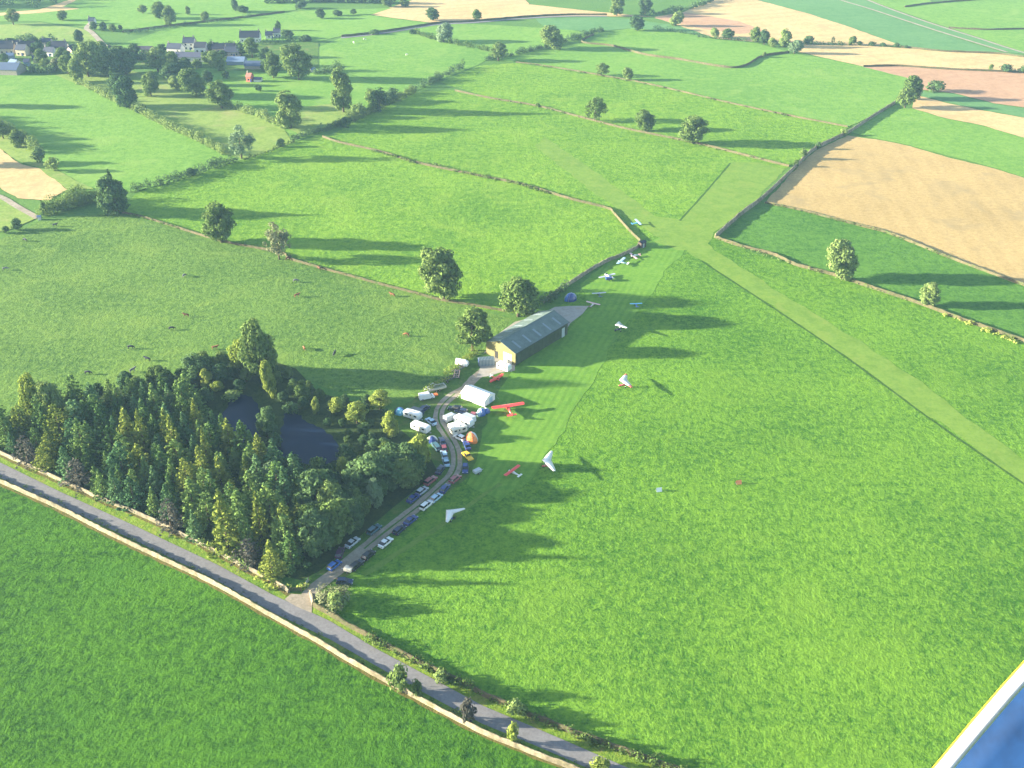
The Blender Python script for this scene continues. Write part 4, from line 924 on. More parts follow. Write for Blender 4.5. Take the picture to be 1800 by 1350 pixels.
# ------------------------------------------------------------------ caravans, trailers, tents
def rounded_body(L, W, Hh, z0, r=0.35, front=0.35):
    mb = MB(); rings = []
    for x, k in ((-L / 2, .86), (-L / 2 + .18, .97), (-L / 2 + .5, 1), (L / 2 - .7, 1), (L / 2 - .3, .95), (L / 2, .80)):
        zc = z0 + Hh / 2; hh = Hh / 2 * k; ww = W / 2 * (.93 + .07 * k)
        rings.append([(x, yy * ww, zc + zz * hh - (1 - k) * Hh * .12) for yy, zz in ((-1, -1), (1, -1), (1, .72), (.86, .95), (0, 1.0), (-.86, .95), (-1, .72))])
    return mb.loft(rings)
def caravan(label, px, py, a, L=5.2, W=2.15, colour='white', awning=None):
    p = P(px, py); root = tag(empty("caravan", (p.x, p.y, 0.08), a), label, "caravan")
    b = rounded_body(L, W, 1.95, .42).build("body", PAINT[colour], root)
    for s in (-1, 1):
        w_ = MB()
        for x in (-L * .28, L * .02, L * .28): w_.box(x, s * (W / 2 - .005), 1.55, .95, .05, .5)
        w_.build("side_window", M_glass, root)
    f = MB(); f.box(L / 2 - .07, 0, 1.50, .12, W * .72, .5); f.build("front_window", M_glass, root)
    f = MB(); f.box(-L / 2 + .03, 0, 1.55, .12, W * .6, .5); f.build("rear_window", M_glass, root)
    f = MB(); f.box(.5, 0, 2.38, .7, .7, .10, taper=.85).box(-1.2, .3, 2.37, .4, .4, .08, taper=.8); f.build("roof_vent", M_alu, root)
    d = MB(); d.box(.4, -W / 2 - .012, 1.28, .62, .03, 1.55); d.build("door", PAINT['cream'], root)
    t = MB(); t.tube([(L / 2 - .2, -.5, .42), (L / 2 + .9, 0, .42)], .05, 6).tube([(L / 2 - .2, .5, .42), (L / 2 + .9, 0, .42)], .05, 6).tube([(L / 2 + .6, 0, .05), (L / 2 + .6, 0, .5)], .04, 6); t.build("drawbar", M_alu, root)
    wheel_parts(root, (-.2,), W / 2 - .02)
    if awning:
        m_ = MB(); m_.add([(-1.8, W / 2 + .02, .05), (1.8, W / 2 + .02, .05), (1.8, W / 2 + 2.3, .05), (-1.8, W / 2 + 2.3, .05), (-1.8, W / 2 + .02, 2.25), (1.8, W / 2 + .02, 2.25), (1.8, W / 2 + 2.3, 1.75), (-1.8, W / 2 + 2.3, 1.75)],
                          [(4, 5, 6, 7), (0, 3, 7, 4), (1, 5, 6, 2), (3, 2, 6, 7)]); m_.build("awning", PAINT[awning], root)
    return root
caravan("upper white caravan with a dark window beside the wood", 726, 735, ang(712, 728, 742, 737), 5.4, 2.3, 'white', 'navy')
caravan("lower white caravan nearest the yellow bush", 740, 757, ang(726, 749, 756, 760), 5.8, 2.3, 'white')
caravan("largest white caravan in the middle of the camp", 816, 746, ang(803, 740, 832, 752), 6.0, 2.4, 'white', 'white')
caravan("white caravan beside the orange and white tent", 806, 761, ang(796, 764, 820, 757), 4.8, 2.2, 'cream', 'white')
caravan("white box caravan at the sunlit barn wall", 886, 650, ang(876, 646, 900, 655), 4.6, 2.3, 'white')

def small_trailer(label, px, py, a, L, W, colour, h=.7):
    p = P(px, py); root = tag(empty("box_trailer", (p.x, p.y, 0.08), a), label, "trailer")
    b = MB(); b.box(0, 0, .5, L, W, .08).box(0, W / 2, .5 + h / 2, L, .05, h).box(0, -W / 2, .5 + h / 2, L, .05, h).box(-L / 2, 0, .5 + h / 2, .05, W, h).box(L / 2, 0, .5 + h / 2, .05, W, h); b.build("body", PAINT[colour], root)
    c = MB(); c.box(0, 0, .5 + h, L * .98, W * .98, .12, taper=.9); c.build("cover", PAINT[colour], root)
    t = MB(); t.tube([(L / 2, 0, .45), (L / 2 + 1.0, 0, .42)], .05, 6); t.build("drawbar", M_alu, root)
    wheel_parts(root, (0,), W / 2 + .2, .27, .16)
    return root
small_trailer("small cream covered trailer beside the black estate car", 613, 1005, T1 + 1.8, 2.0, 1.4, 'cream')
small_trailer("small white trailer alone in the shaded meadow", 839, 832, 0.7, 2.2, 1.3, 'silver')

def dome_tent(label, px, py, d, h, colour, second=None, a=0.0):
    p = P(px, py); root = tag(empty("dome_tent", (p.x, p.y, 0.06), a), label, "tent")
    n, m_ = 12, 5; A = MB(); B = MB()
    def pt(i, k):
        t = k / m_ * math.pi / 2; r = d / 2 * math.cos(t) * (1 + .06 * math.cos(4 * 2 * math.pi * i / n)); an = 2 * math.pi * i / n
        return (r * math.cos(an), r * .8 * math.sin(an), h * math.sin(t))
    for i in range(n):
        tgt = B if (second and i in (7, 8, 9, 10)) else A
        for k in range(m_): tgt.add([pt(i, k), pt(i + 1, k), pt(i + 1, k + 1), pt(i, k + 1)], [(0, 1, 2, 3)])
    A.build("fly_sheet", PAINT[colour], root)
    if second: B.build("door_panel", PAINT[second], root)
    q = MB()
    for k in range(2):
        a_ = math.pi / 4 + k * math.pi / 2
        q.tube([(math.cos(a_) * d / 2 * math.cos(t) * 1.02, math.sin(a_) * d / 2 * .8 * math.cos(t) * 1.02, h * math.sin(t) * 1.02) for t in [j * math.pi / 8 for j in range(9)]], .025, 5)
    q.build("tent_pole", M_alu, root)
    return root
dome_tent("blue dome tent at the edge of the wood", 703, 727, 3.2, 2.2, 'blue', 'cyan')
dome_tent("orange and white dome tent on the meadow side", 829, 774, 4.4, 2.7, 'orange', 'white', 2.2)
dome_tent("tan and blue tent beside the yellow bush", 760, 776, 3.4, 1.9, 'cream', 'dark_blue')
dome_tent("pale and blue tent at the camp edge near the marquee", 846, 728, 3.4, 2.0, 'pale_blue', 'blue', 1.0)
dome_tent("small blue tent behind the pale tent", 855, 725, 2.2, 1.5, 'blue', None)
dome_tent("large bright blue tent below the aircraft wall", 1003, 527, 5.0, 2.7, 'blue', 'dark_blue', .5)
small_trailer("small pink brown trailer in the camp", 831, 735, 1.3, 2.6, 1.5, 'dusty_red', .9)

# marquee
c0, c1, c2 = P(811, 701), P(829, 686), P(852, 717)
u = (c1 - c0); v_ = (c2 - c0); o0 = (c0 + c1 + c2 + (c1 + c2 - c0)) / 4
mq = tag(empty("marquee", (o0.x, o0.y, 0.06), math.atan2(v_.y, v_.x)), "large white marquee tent beside the stony track", "marquee")
LX, LY = v_.length, u.length * .92
b = MB()
for sx in (-1, 1): b.add([(sx * LX / 2, -LY / 2, 0), (sx * LX / 2, LY / 2, 0), (sx * LX / 2, LY / 2, 2.1), (sx * LX / 2, 0, 3.3), (sx * LX / 2, -LY / 2, 2.1)], [(0, 1, 2, 3, 4)])
for sy in (-1, 1): b.add([(-LX / 2, sy * LY / 2, 0), (LX / 2, sy * LY / 2, 0), (LX / 2, sy * LY / 2, 2.1), (-LX / 2, sy * LY / 2, 2.1)], [(0, 1, 2, 3)])
b.build("wall", M_canvas, mq)
r_ = MB(); nb = 6
for sy in (-1, 1):
    for i in range(nb * 2):
        x0, x1 = -LX / 2 - .1 + i * (LX + .2) / (nb * 2), -LX / 2 - .1 + (i + 1) * (LX + .2) / (nb * 2)
        f0, f1 = (0 if i % 2 == 0 else -.09), (-.09 if i % 2 == 0 else 0)
        r_.add([(x0, sy * (LY / 2 + .12), 2.08), (x1, sy * (LY / 2 + .12), 2.08), (x1, sy * LY / 4, 2.74 + f1), (x0, sy * LY / 4, 2.74 + f0), (x1, 0, 3.36), (x0, 0, 3.36)], [(0, 1, 2, 3), (3, 2, 4, 5)])
r_.build("roof", M_canvas, mq, True)
for sx in (-1, 1):
    for sy in (-1, 1):
        q = MB(); q.tube([(sx * LX / 2, sy * LY / 2, 2.0), (sx * (LX / 2 + .9), sy * (LY / 2 + .9), 0)], .02, 5); q.build("guy_rope", M_alu, mq)
q = MB(); q.box(LX / 2 + .03, .6, 1.0, .05, 1.6, 1.9); q.build("door_flap", PAINT['pale_blue'], mq)

# ------------------------------------------------------------------ the barn
M_clad = solid("olive_cladding", (0.170, 0.155, 0.062), 0.7, var=0.12, scale=.6)
M_side = solid("shaded_green_cladding", (0.048, 0.068, 0.036), 0.7, var=0.2, scale=.6)  # side walls coloured darker than the gables to stand in for shade
m_roof, nt, N_, L_, b_ = new_mat("green_roof_sheet")
tc = N_.new("ShaderNodeTexCoord"); sx_ = N_.new("ShaderNodeSeparateXYZ"); L_.new(tc.outputs["Object"], sx_.inputs[0])
w1 = math_n(nt, 'SINE', math_n(nt, 'MULTIPLY', sx_.outputs[0], 2 * math.pi / 0.35))
cc = mix_c(nt, ramp(nt, noise(nt, .5, 5, .65, tc.outputs["Object"]), .3, .7), (0.080, 0.120, 0.110), (0.125, 0.170, 0.155))
L_.new(cc, b_.inputs["Base Color"]); b_.inputs["Roughness"].default_value = 0.5; set_bump(nt, b_, w1, .6, .05)
M_sky = solid("translucent_sheet", (0.20, 0.25, 0.27), 0.4, var=.08)
BL, BW, BE, BR = 28.5, 12.6, 4.7, 7.0
A0 = P(906, 643); bu = Vector((.635, .772, 0)).normalized(); bw = Vector((-bu.y, bu.x, 0))
bc = A0 + bu * BL / 2 + bw * BW / 2
barn = tag(empty("barn", (bc.x, bc.y, 0.05), math.atan2(bu.y, bu.x)), "long olive barn with a dark green ridged roof and pale roof strips", "barn")
for s in (-1, 1):
    b = MB(); V0 = [(-BW / 2, 0), (BW / 2, 0), (BW / 2, BE), (0, BR), (-BW / 2, BE)]
    b.add([(s * BL / 2, y, z) for y, z in V0] + [(s * (BL / 2 - .08), y, z) for y, z in V0], [(0, 1, 2, 3, 4), (9, 8, 7, 6, 5)] + [(i, (i + 1) % 5, 5 + (i + 1) % 5, 5 + i) for i in range(5)])
    b.build("gable_wall", M_clad, barn)
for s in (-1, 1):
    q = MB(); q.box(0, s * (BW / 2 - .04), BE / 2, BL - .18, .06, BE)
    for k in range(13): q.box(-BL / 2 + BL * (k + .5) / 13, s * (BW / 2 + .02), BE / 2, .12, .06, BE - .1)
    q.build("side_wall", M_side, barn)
slope = (BR - BE) / (BW / 2)
for s in (-1, 1):
    r_ = MB(); y0, y1 = s * (BW / 2 + .35), 0; z0, z1 = BE - .35 * slope + .03, BR + .06
    r_.add([(-BL / 2 - .35, y0, z0), (BL / 2 + .35, y0, z0), (BL / 2 + .35, y1, z1), (-BL / 2 - .35, y1, z1), (-BL / 2 - .35, y0, z0 + .10), (BL / 2 + .35, y0, z0 + .10), (BL / 2 + .35, y1, z1 + .10), (-BL / 2 - .35, y1, z1 + .10)],
           [(4, 5, 6, 7), (0, 3, 2, 1), (0, 1, 5, 4), (1, 2, 6, 5), (3, 0, 4, 7)])
    ro = r_.build("roof", m_roof, barn)
    for k in range(5):
        x = -BL / 2 + BL * (k + .62) / 5.25; q = MB(); ya, yb = s * BW * .46, s * BW * .17; za, zb = BR + .06 - abs(ya) * slope + .125, BR + .06 - abs(yb) * slope + .125
        q.add([(x - .42, ya, za), (x + .42, ya, za), (x + .42, yb, zb), (x - .42, yb, zb), (x - .42, ya, za - .04), (x + .42, ya, za - .04), (x + .42, yb, zb - .04), (x - .42, yb, zb - .04)], [(0, 1, 2, 3), (0, 1, 5, 4), (1, 2, 6, 5), (2, 3, 7, 6), (3, 0, 4, 7)])
        q.build("skylight", M_sky, ro)
q = MB(); q.tube([(-BL / 2 - .35, 0, BR + .15), (BL / 2 + .35, 0, BR + .15)], .16, 8); q.build("ridge_cap", m_roof, barn)
q = MB(); q.box(-BL / 2 - .03, 1.8, 1.3, .06, 1.3, 2.6); q.build("small_door", M_black, barn)
q = MB(); q.box(-BL / 2 - .03, -3.0, 1.75, .06, 3.6, 3.5); q.build("sliding_door", PAINT['cream'], barn)
q = MB(); q.box(BL / 2 - 2.6, -BW / 2 - .05, 1.7, 1.6, .1, 3.4); q.build("side_door", PAINT['silver'], barn)
for s in (-1, 1):
    q = MB(); q.tube([(-BL / 2 - .3, s * (BW / 2 + .42), BE - .18), (BL / 2 + .3, s * (BW / 2 + .42), BE - .18)], .09, 6); q.build("gutter", M_black, barn)
# blue grey lean-to container at the gable
p = P(855, 641); ct = tag(empty("storage_container", (p.x, p.y, .06), ang(838, 640, 872, 637)), "blue grey storage container beside the barn door", "container")
q = MB(); q.box(0, 0, 1.25, 5.2, 2.2, 2.3); q.build("body", PAINT['grey'], ct)
q = MB()
for k in range(11): q.box(-2.4 + k * .48, -1.12, 1.25, .2, .06, 2.1); q.box(-2.4 + k * .48, 0, 2.42, .2, 2.1, .05)
q.build("rib_panel", PAINT['teal'], ct)
q = MB(); q.box(-2.63, 0, 1.25, .06, 1.9, 2.1); q.build("door", PAINT['dark_blue'], ct)

# ------------------------------------------------------------------ yard clutter
def horse_trailer(label, px, py, a, colour):
    p = P(px, py); root = tag(empty("livestock_trailer", (p.x, p.y, .08), a), label, "trailer")
    mb = MB(); rings = []
    for x in (-2.2, -1.2, 0, 1.2, 2.0):
        k = 1 if x < 1.5 else .85
        rings.append([(x, math.cos(t) * 1.05 * k, .5 + max(0, math.sin(t)) * 1.9 * k) for t in [j * math.pi / 8 for j in range(9)]])
    mb.loft(rings); mb.build("body", PAINT[colour], root, False)
    q = MB(); q.box(-2.24, 0, 1.2, .06, 1.5, 1.3); q.build("tail_gate", M_black, root)
    wheel_parts(root, (-.45, .45), 1.15, .3)
    return root
horse_trailer("white round roofed trailer at the end of the scrap row", 813, 643, ang(800, 640, 826, 645), 'white')
def plough(label, px, py, a, colour):
    p = P(px, py); root = tag(empty("farm_implement", (p.x, p.y, .06), a), label, "farm machine")
    q = MB()
    for s in (-1, 1): q.tube([(-2.2, s * .8, .8), (2.2, s * .8, .8)], .09, 6)
    for x in (-2.2, -1.1, 0, 1.1, 2.2): q.tube([(x, -.9, .8), (x, .9, .8)], .07, 6)
    q.build("frame", PAINT[colour], root)
    for x in (-1.6, -.5, .6, 1.7):
        t = MB(); t.tube([(x, 0, .8), (x + .15, .1, .4), (x + .4, .25, .05)], [.06, .1, .16], 6); t.build("tine", M_rim, root)
    wheel_parts(root, (-1.9,), 1.15, .42, .25)
    h_ = MB(); h_.tube([(2.2, -.6, .8), (3.1, 0, .7), (2.2, .6, .8)], .06, 6).tube([(2.0, 0, .8), (2.3, 0, 1.7)], .06, 6); h_.build("hitch", M_black, root)
    return root
plough("dark farm implement in the middle of the scrap row", 792, 668, ang(775, 672, 805, 660), 'black')
plough("pale framed farm implement leaning in the scrap row", 803, 661, ang(790, 668, 815, 655) + .7, 'pink')
plough("dark implement under the bank beside the round trailer", 806, 652, ang(790, 660, 815, 645), 'navy')
p = P(768, 686); fr = tag(empty("flatbed_trailer", (p.x, p.y, .06), ang(752, 690, 786, 682)), "flat green framed trailer with pale rails in the scrap yard", "trailer")
q = MB(); q.box(0, 0, .75, 5.6, 2.3, .12); q.build("deck", solid("deck_boards", (0.22, 0.25, 0.16), .9), fr)
for (x, y, dx, dy) in ((0, 1.15, 5.6, .08), (0, -1.15, 5.6, .08), (-2.8, 0, .08, 2.3), (2.8, 0, .08, 2.3)):
    q = MB(); q.box(x, y, 1.35, dx, dy, .09).box(x, y, 1.05, dx, dy, .07)
    for k in (-.5, 0, .5): q.box(x + dx * k * .96, y + dy * k * .96, 1.1, .07, .07, .6)
    q.build("side_rail", M_alu, fr)
wheel_parts(fr, (-.6, .5), 1.2, .36)
plough("white and grey machine frame at the left of the flat trailer", 757, 684, ang(750, 690, 765, 678), 'white')
p = P(766, 695); pal = tag(empty("pallet_stack", (p.x, p.y, .05), .5), "low stack of orange red pallets on the yard grass", "pallets")
for k in range(3):
    q = MB()
    for j in range(5): q.box(-.5 + j * .25, 0, .12 + k * .17, .16, 1.2, .03)
    for j in (-.5, 0, .5): q.box(0, j, .06 + k * .17, 1.2, .1, .09)
    q.build("pallet", PAINT['orange'], pal)

# ------------------------------------------------------------------ aircraft
def trike(label, px, py, head, span=10.0, colour='white', tip=None, roll=0.12, pod='blue', cat="microlight"):
    p = P(px, py); root = tag(empty("trike_microlight", (p.x, p.y, 0.05), head), label, cat)
    hs = span / 2; mb = MB(); tb = MB(); nseg = 8
    def st(y):                                          # leading and trailing edge, height
        t = abs(y) / hs; le = 1.55 - 2.75 * t; ch = 2.5 - 1.75 * t ** 1.2
        return le, le - ch, 2.55 - .35 * t + y * roll
    for s in (-1, 1):
        for k in range(nseg):
            y0, y1 = s * hs * k / nseg, s * hs * (k + 1) / nseg
            tgt = tb if (tip and k >= nseg - 2) else mb
            a, b_, z0 = st(y0); c, d, z1 = st(y1); V0 = []
            for (le, te, yy, zz) in ((a, b_, y0, z0), (c, d, y1, z1)):
                V0 += [(le, yy, zz), (le - (le - te) * .3, yy, zz + .16), (te, yy, zz + .02), (le - (le - te) * .3, yy, zz - .03)]
            tgt.add(V0, [(0, 1, 5, 4), (1, 2, 6, 5), (2, 3, 7, 6), (3, 0, 4, 7)])
    w_ = mb.build("wing", PAINT[colour], root, True)
    if tip: tb.build("wing_tip", PAINT[tip], root, True)
    q = MB(); q.tube([(1.5, 0, 2.62), (-1.4, 0, 2.60)], .04, 6).tube([(0, -1.6, 2.5), (.9, -.8, 1.1), (.9, .8, 1.1), (0, 1.6, 2.5)], .03, 6).tube([(0, 0, 2.55), (0, 0, 3.2)], .035, 6); q.build("wing_frame", M_alu, root)
    q = MB(); q.tube([(-.25, 0, 2.5), (-.55, 0, .55)], .05, 6).tube([(-.6, 0, .5), (1.2, 0, .42)], .05, 6).tube([(-.55, -.8, .3), (-.4, 0, .55), (-.55, .8, .3)], .04, 6); q.build("trike_frame", M_alu, root)
    q = MB(); q.loft([ell_ring(-.7, .75, .28, .28), ell_ring(-.2, .72, .36, .36), ell_ring(.6, .65, .34, .32), ell_ring(1.3, .55, .2, .2), ell_ring(1.6, .5, .05, .06)]); q.build("pod", PAINT[pod], root, True)
    q = MB(); q.box(-.95, 0, 1.15, .5, .4, .45, taper=.8); en = q.build("engine", M_black, root)
    q = MB(); q.box(-1.28, 0, 1.3, .05, .12, 1.6).box(-1.28, 0, 1.3, .05, 1.6, .12); q.build("propeller", M_black, root)
    for (x, y) in ((1.15, 0), (-.55, .85), (-.55, -.85)):
        q = MB(); q.tube([(x, y - .07, .22), (x, y + .07, .22)], .22, 12); q.build("wheel", M_tyre, root)
    return root
trike("white flexwing microlight standing in the open meadow", 962, 822, math.radians(182), 11.2, 'white', None, .10, 'red')
trike("white flexwing microlight with a red wing tip", 1096, 680, math.radians(184), 10.0, 'white', 'bright_red', .10, 'red')
trike("white flexwing microlight in the barn shadow", 1087, 582, math.radians(195), 8.0, 'white', None, .20, 'navy')
trike("small white and blue flexwing microlight in the wood shadow", 793, 914, math.radians(145), 7.4, 'white', None, .05, 'blue')

def plane(label, px, py, head, span, colour, wing=None, tail=None, low=False, biplane=False, L=None):
    p = P(px, py); root = tag(empty("light_aircraft", (p.x, p.y, 0.05), head), label, "light aircraft")
    k = span / 9.5; L = L or 6.4 * k; wing = wing or colour; tail = tail or colour
    mb = MB(); mb.loft([ell_ring(L * .36, .95 * k, .16 * k, .18 * k), ell_ring(L * .33, .95 * k, .38 * k, .40 * k), ell_ring(L * .2, 1.0 * k, .48 * k, .55 * k, p=2.8), ell_ring(0, 1.05 * k, .46 * k, .60 * k, p=2.8), ell_ring(-L * .2, 1.0 * k, .32 * k, .40 * k), ell_ring(-L * .58, .95 * k, .09 * k, .14 * k)])
    mb.build("fuselage", PAINT[colour], root, True)
    def wing_mesh(z, ch, dih=.02, x0=.12):
        m_ = MB(); rings = []
        for t in (-1, -.96, -.5, 0, .5, .96, 1):
            y = t * span / 2; c = ch * (1 if abs(t) < .97 else .6); zz = z + abs(t) * span / 2 * dih; xl = L * x0 + c * .35
            rings.append([(xl, y, zz), (xl - c * .2, y, zz + .10 * k), (xl - c * .6, y, zz + .08 * k), (xl - c, y, zz), (xl - c * .5, y, zz - .03 * k)])
        return m_.loft(rings)
    zw = .75 * k if low else 1.72 * k
    wing_mesh(zw, 1.55 * k).build("wing", PAINT[wing], root)
    if biplane: wing_mesh(.72 * k, 1.4 * k, .03, .06).build("lower_wing", PAINT[wing], root)
    if not low:
        q = MB()
        for s in (-1, 1): q.tube([(L * .1, s * .4 * k, .65 * k), (L * .12, s * span * .27, zw)], .035 * k, 6)
        q.build("strut", M_alu, root)
    q = MB(); q.box(L * .16, 0, 1.55 * k if not low else 1.62 * k, L * .2, .78 * k, .34 * k, taper=.8); q.build("cockpit_window", M_glass, root)
    q = MB(); q.box(-L * .54, 0, 1.02 * k, .85 * k, 2.7 * k, .07 * k); q.build("tailplane", PAINT[tail], root)
    q = MB(); q.add([(-L * .48, -.04 * k, 1.0 * k), (-L * .62, -.04 * k, 1.0 * k), (-L * .64, -.03 * k, 1.95 * k), (-L * .57, -.03 * k, 1.9 * k), (-L * .48, .04 * k, 1.0 * k), (-L * .62, .04 * k, 1.0 * k), (-L * .64, .03 * k, 1.95 * k), (-L * .57, .03 * k, 1.9 * k)],
                    [(0, 1, 2, 3), (7, 6, 5, 4), (0, 4, 5, 1), (1, 5, 6, 2), (2, 6, 7, 3), (3, 7, 4, 0)]); q.build("fin", PAINT[tail], root)
    q = MB(); q.box(L * .375, 0, .95 * k, .05, .1 * k, 1.7 * k); q.build("propeller", M_black, root)
    for (x, y) in ((L * .18, .8 * k), (L * .18, -.8 * k)):
        q = MB(); q.tube([(x, y - .08, .24), (x, y + .08, .24)], .24, 12).tube([(x, y, .24), (x, y * .4, .65 * k)], .04, 6); q.build("wheel", M_tyre, root)
    q = MB(); q.tube([(-L * .58, -.05, .12), (-L * .58, .05, .12)], .12, 10).tube([(-L * .58, 0, .12), (-L * .55, 0, .85 * k)], .03, 6); q.build("tail_wheel", M_tyre, root)
    return root
plane("red high winged aircraft beside the white marquee", 894, 724, ang(866, 725, 920, 717) + math.pi / 2, 10.2, 'bright_red', tail='bright_red')
plane("small red winged aircraft in the shaded meadow", 902, 834, ang(893, 838, 915, 822) + math.pi / 2, 6.4, 'white', 'bright_red', 'white')
plane("red biplane parked below the white box caravan", 872, 668, ang(866, 660, 880, 676) + .4, 6.0, 'bright_red', tail='white', biplane=True)
plane("pale cyan aircraft alone beside the runway crossing", 1120, 395, math.radians(15), 6.6, 'cyan', 'pale_blue', 'cyan')
plane("white and pink aircraft beside the end of the wall", 1115, 452, math.radians(200), 6.4, 'white', 'pink', 'pink', True)
plane("pale blue aircraft parked against the wall", 1093, 464, math.radians(150), 7.0, 'pale_blue', 'pale_blue', 'white')
plane("silver grey aircraft with thin wings along the wall", 1068, 488, math.radians(120), 7.4, 'silver', 'silver', 'white', True)
plane("dark teal aircraft in the tree shadow", 1053, 520, math.radians(100), 5.4, 'teal', 'silver', 'teal')
plane("white and dark pink aircraft at the barn yard end", 1042, 538, math.radians(60), 5.6, 'white', 'pink', 'maroon')
plane("small blue aircraft out on the mown grass", 1118, 538, math.radians(95), 4.6, 'blue', 'cyan', 'blue')
small_trailer("small dark blue trailer below the silver aircraft", 1070, 493, .2, 2.4, 1.5, 'dark_blue', .8)
p = P(1128, 434); sh = tag(empty("wooden_shed", (p.x, p.y, .04), .6), "small dark shed at the corner of the aircraft wall", "shed")
q = MB(); q.box(0, 0, 1.1, 2.6, 2.2, 2.2); q.build("wall", solid("dark_boards", (.06, .045, .035), .9), sh)
q = MB(); q.add([(-1.5, -1.3, 2.15), (1.5, -1.3, 2.15), (1.5, 0, 2.85), (-1.5, 0, 2.85), (1.5, 1.3, 2.15), (-1.5, 1.3, 2.15)], [(0, 1, 2, 3), (3, 2, 4, 5)]); q.build("roof", PAINT['black'], sh)
q = MB(); q.box(0, -1.12, .95, .9, .05, 1.8); q.build("door", PAINT['grey'], sh)
# runway markers in the meadow
for lab, x, y, col in (("small orange marker board in the open meadow", 1298, 850, 'orange'), ("small pale marker board in the open meadow", 1158, 863, 'white')):
    p = P(x, y); mk = tag(empty("marker_board", (p.x, p.y, .04), .2), lab, "marker")
    q = MB(); q.add([(-.75, -.5, 0), (.75, -.5, 0), (.75, 0, 1.1), (-.75, 0, 1.1), (.75, .5, 0), (-.75, .5, 0)], [(0, 1, 2, 3), (3, 2, 4, 5)]); q.build("panel", PAINT[col], mk)
    q = MB(); q.tube([(-.7, -.45, .05), (-.7, .45, .05)], .03, 5).tube([(.7, -.45, .05), (.7, .45, .05)], .03, 5); q.build("brace", M_alu, mk)

# ------------------------------------------------------------------ animals
def skin_body(verts, edges, rad, name, levels=1):
    me = bpy.data.meshes.new(name + "_skeleton"); me.from_pydata(verts, edges, []); o = bpy.data.objects.new(name, me); COL.objects.link(o)
    md = o.modifiers.new("skin", 'SKIN'); sv = me.skin_vertices[0].data
    for i, r in enumerate(rad): sv[i].radius = (r[0], r[1]) if isinstance(r, tuple) else (r, r)
    sv[0].use_root = True
    sb = o.modifiers.new("sub", 'SUBSURF'); sb.levels = levels; sb.render_levels = levels
    dg = bpy.context.evaluated_depsgraph_get(); out = bpy.data.meshes.new_from_object(o.evaluated_get(dg)); out.name = name
    bpy.data.objects.remove(o); bpy.data.meshes.remove(me)
    for p_ in out.polygons: p_.use_smooth = True
    return out
def quadruped(k, graze):
    nz = (.25 if graze else 1.45)
    V = [(-.75, 0, 1.12), (-.25, 0, 1.05), (.3, 0, 1.05), (.7, 0, 1.15), (1.05, 0, .85 if graze else 1.35), (1.30, 0, nz + .25 if graze else 1.45), (1.52, 0, nz if graze else 1.30),
         (-.95, 0, 1.15), (-1.02, 0, .6)]
    E = [(0, 1), (1, 2), (2, 3), (3, 4), (4, 5), (5, 6), (0, 7), (7, 8)]
    Rr = [(.34, .34), (.37, .36), (.38, .36), (.32, .30), .20, .16, .11, .06, .035]
    for s in (-1, 1):
        i = len(V); V += [(.62, s * .22, .75), (.62, s * .22, .40), (.64, s * .22, .02)]; E += [(3, i), (i, i + 1), (i + 1, i + 2)]; Rr += [.13, .075, .06]
        i = len(V); V += [(-.62, s * .22, .78), (-.80, s * .22, .45), (-.74, s * .22, .02)]; E += [(0, i), (i, i + 1), (i + 1, i + 2)]; Rr += [.17, .085, .06]
        i = len(V); V += [(V[5][0] - .05, s * .2, V[5][2] + .12)]; E += [(5, i)]; Rr += [.05]
    return skin_body([(x * k, y * k, z * k) for x, y, z in V], E, [tuple(q * k for q in r) if isinstance(r, tuple) else r * k for r in Rr], "body")
COWM = [quadruped(1.0, True), quadruped(1.0, False)]
HIDE = {'dark': solid("hide_dark", (.018, .022, .040), .8), 'brown': solid("hide_brown", (.11, .042, .020), .8), 'orange': solid("hide_ginger", (.20, .078, .032), .8), 'grey': solid("hide_grey", (.14, .14, .15), .8), 'wool': solid("wool", (.62, .60, .54), .95)}
COWS = [
 (230, 613, 'dark', 0.1, "dark cow standing above the plantation"), (260, 634, 'dark', 2.9, "dark cow nearest the plantation scrub"), (302, 580, 'dark', .3, "dark cow in the middle of the grazed field"),
 (328, 557, 'brown', 3.0, "red brown cow in the middle of the grazed field"), (324, 487, 'grey', 1.2, "grey cow in the upper grazed field"), (378, 614, 'orange', .2, "ginger cow just above the pool trees"),
 (535, 615, 'orange', 2.0, "ginger cow at the edge of the tree shadow"), (588, 625, 'dark', 1.4, "dark cow inside the long tree shadow"), (155, 658, 'dark', 0.0, "dark cow beside the tall willow of the plantation"),
 (233, 654, 'grey', .8, "grey cow lowest above the scrub"), (10, 475, 'grey', 0.4, "grey cow at the left edge of the grazed field"), (522, 522, 'orange', .5, "ginger cow in the centre of the cattle field"),
 (520, 496, 'grey', 0.2, "grey cow beside the ginger centre cow"), (690, 521, 'orange', 2.7, "ginger cow near the field wall by the oak"), (715, 591, 'orange', 2.9, "ginger cow above the barn trees"),
 (97, 398, 'dark', .2, "dark cow near the bramble bank"), (45, 424, 'dark', 2.6, "dark cow at the left corner of the grazed field"), (506, 457, 'brown', .7, "brown cow against the field wall"), (561, 474, 'brown', 2.2, "brown cow further along the field wall"),
]
for i, (x, y, k, a, lab) in enumerate(COWS):
    p = P(x, y); o = link("cow", COWM[i % 2], None, HIDE[k]); o.location = (p.x, p.y, .03); o.rotation_euler = (0, 0, a); o.scale = (1.0,) * 3
    tag(o, lab, "cow", "cattle grazing in the big field")
SHM = quadruped(.72, True)
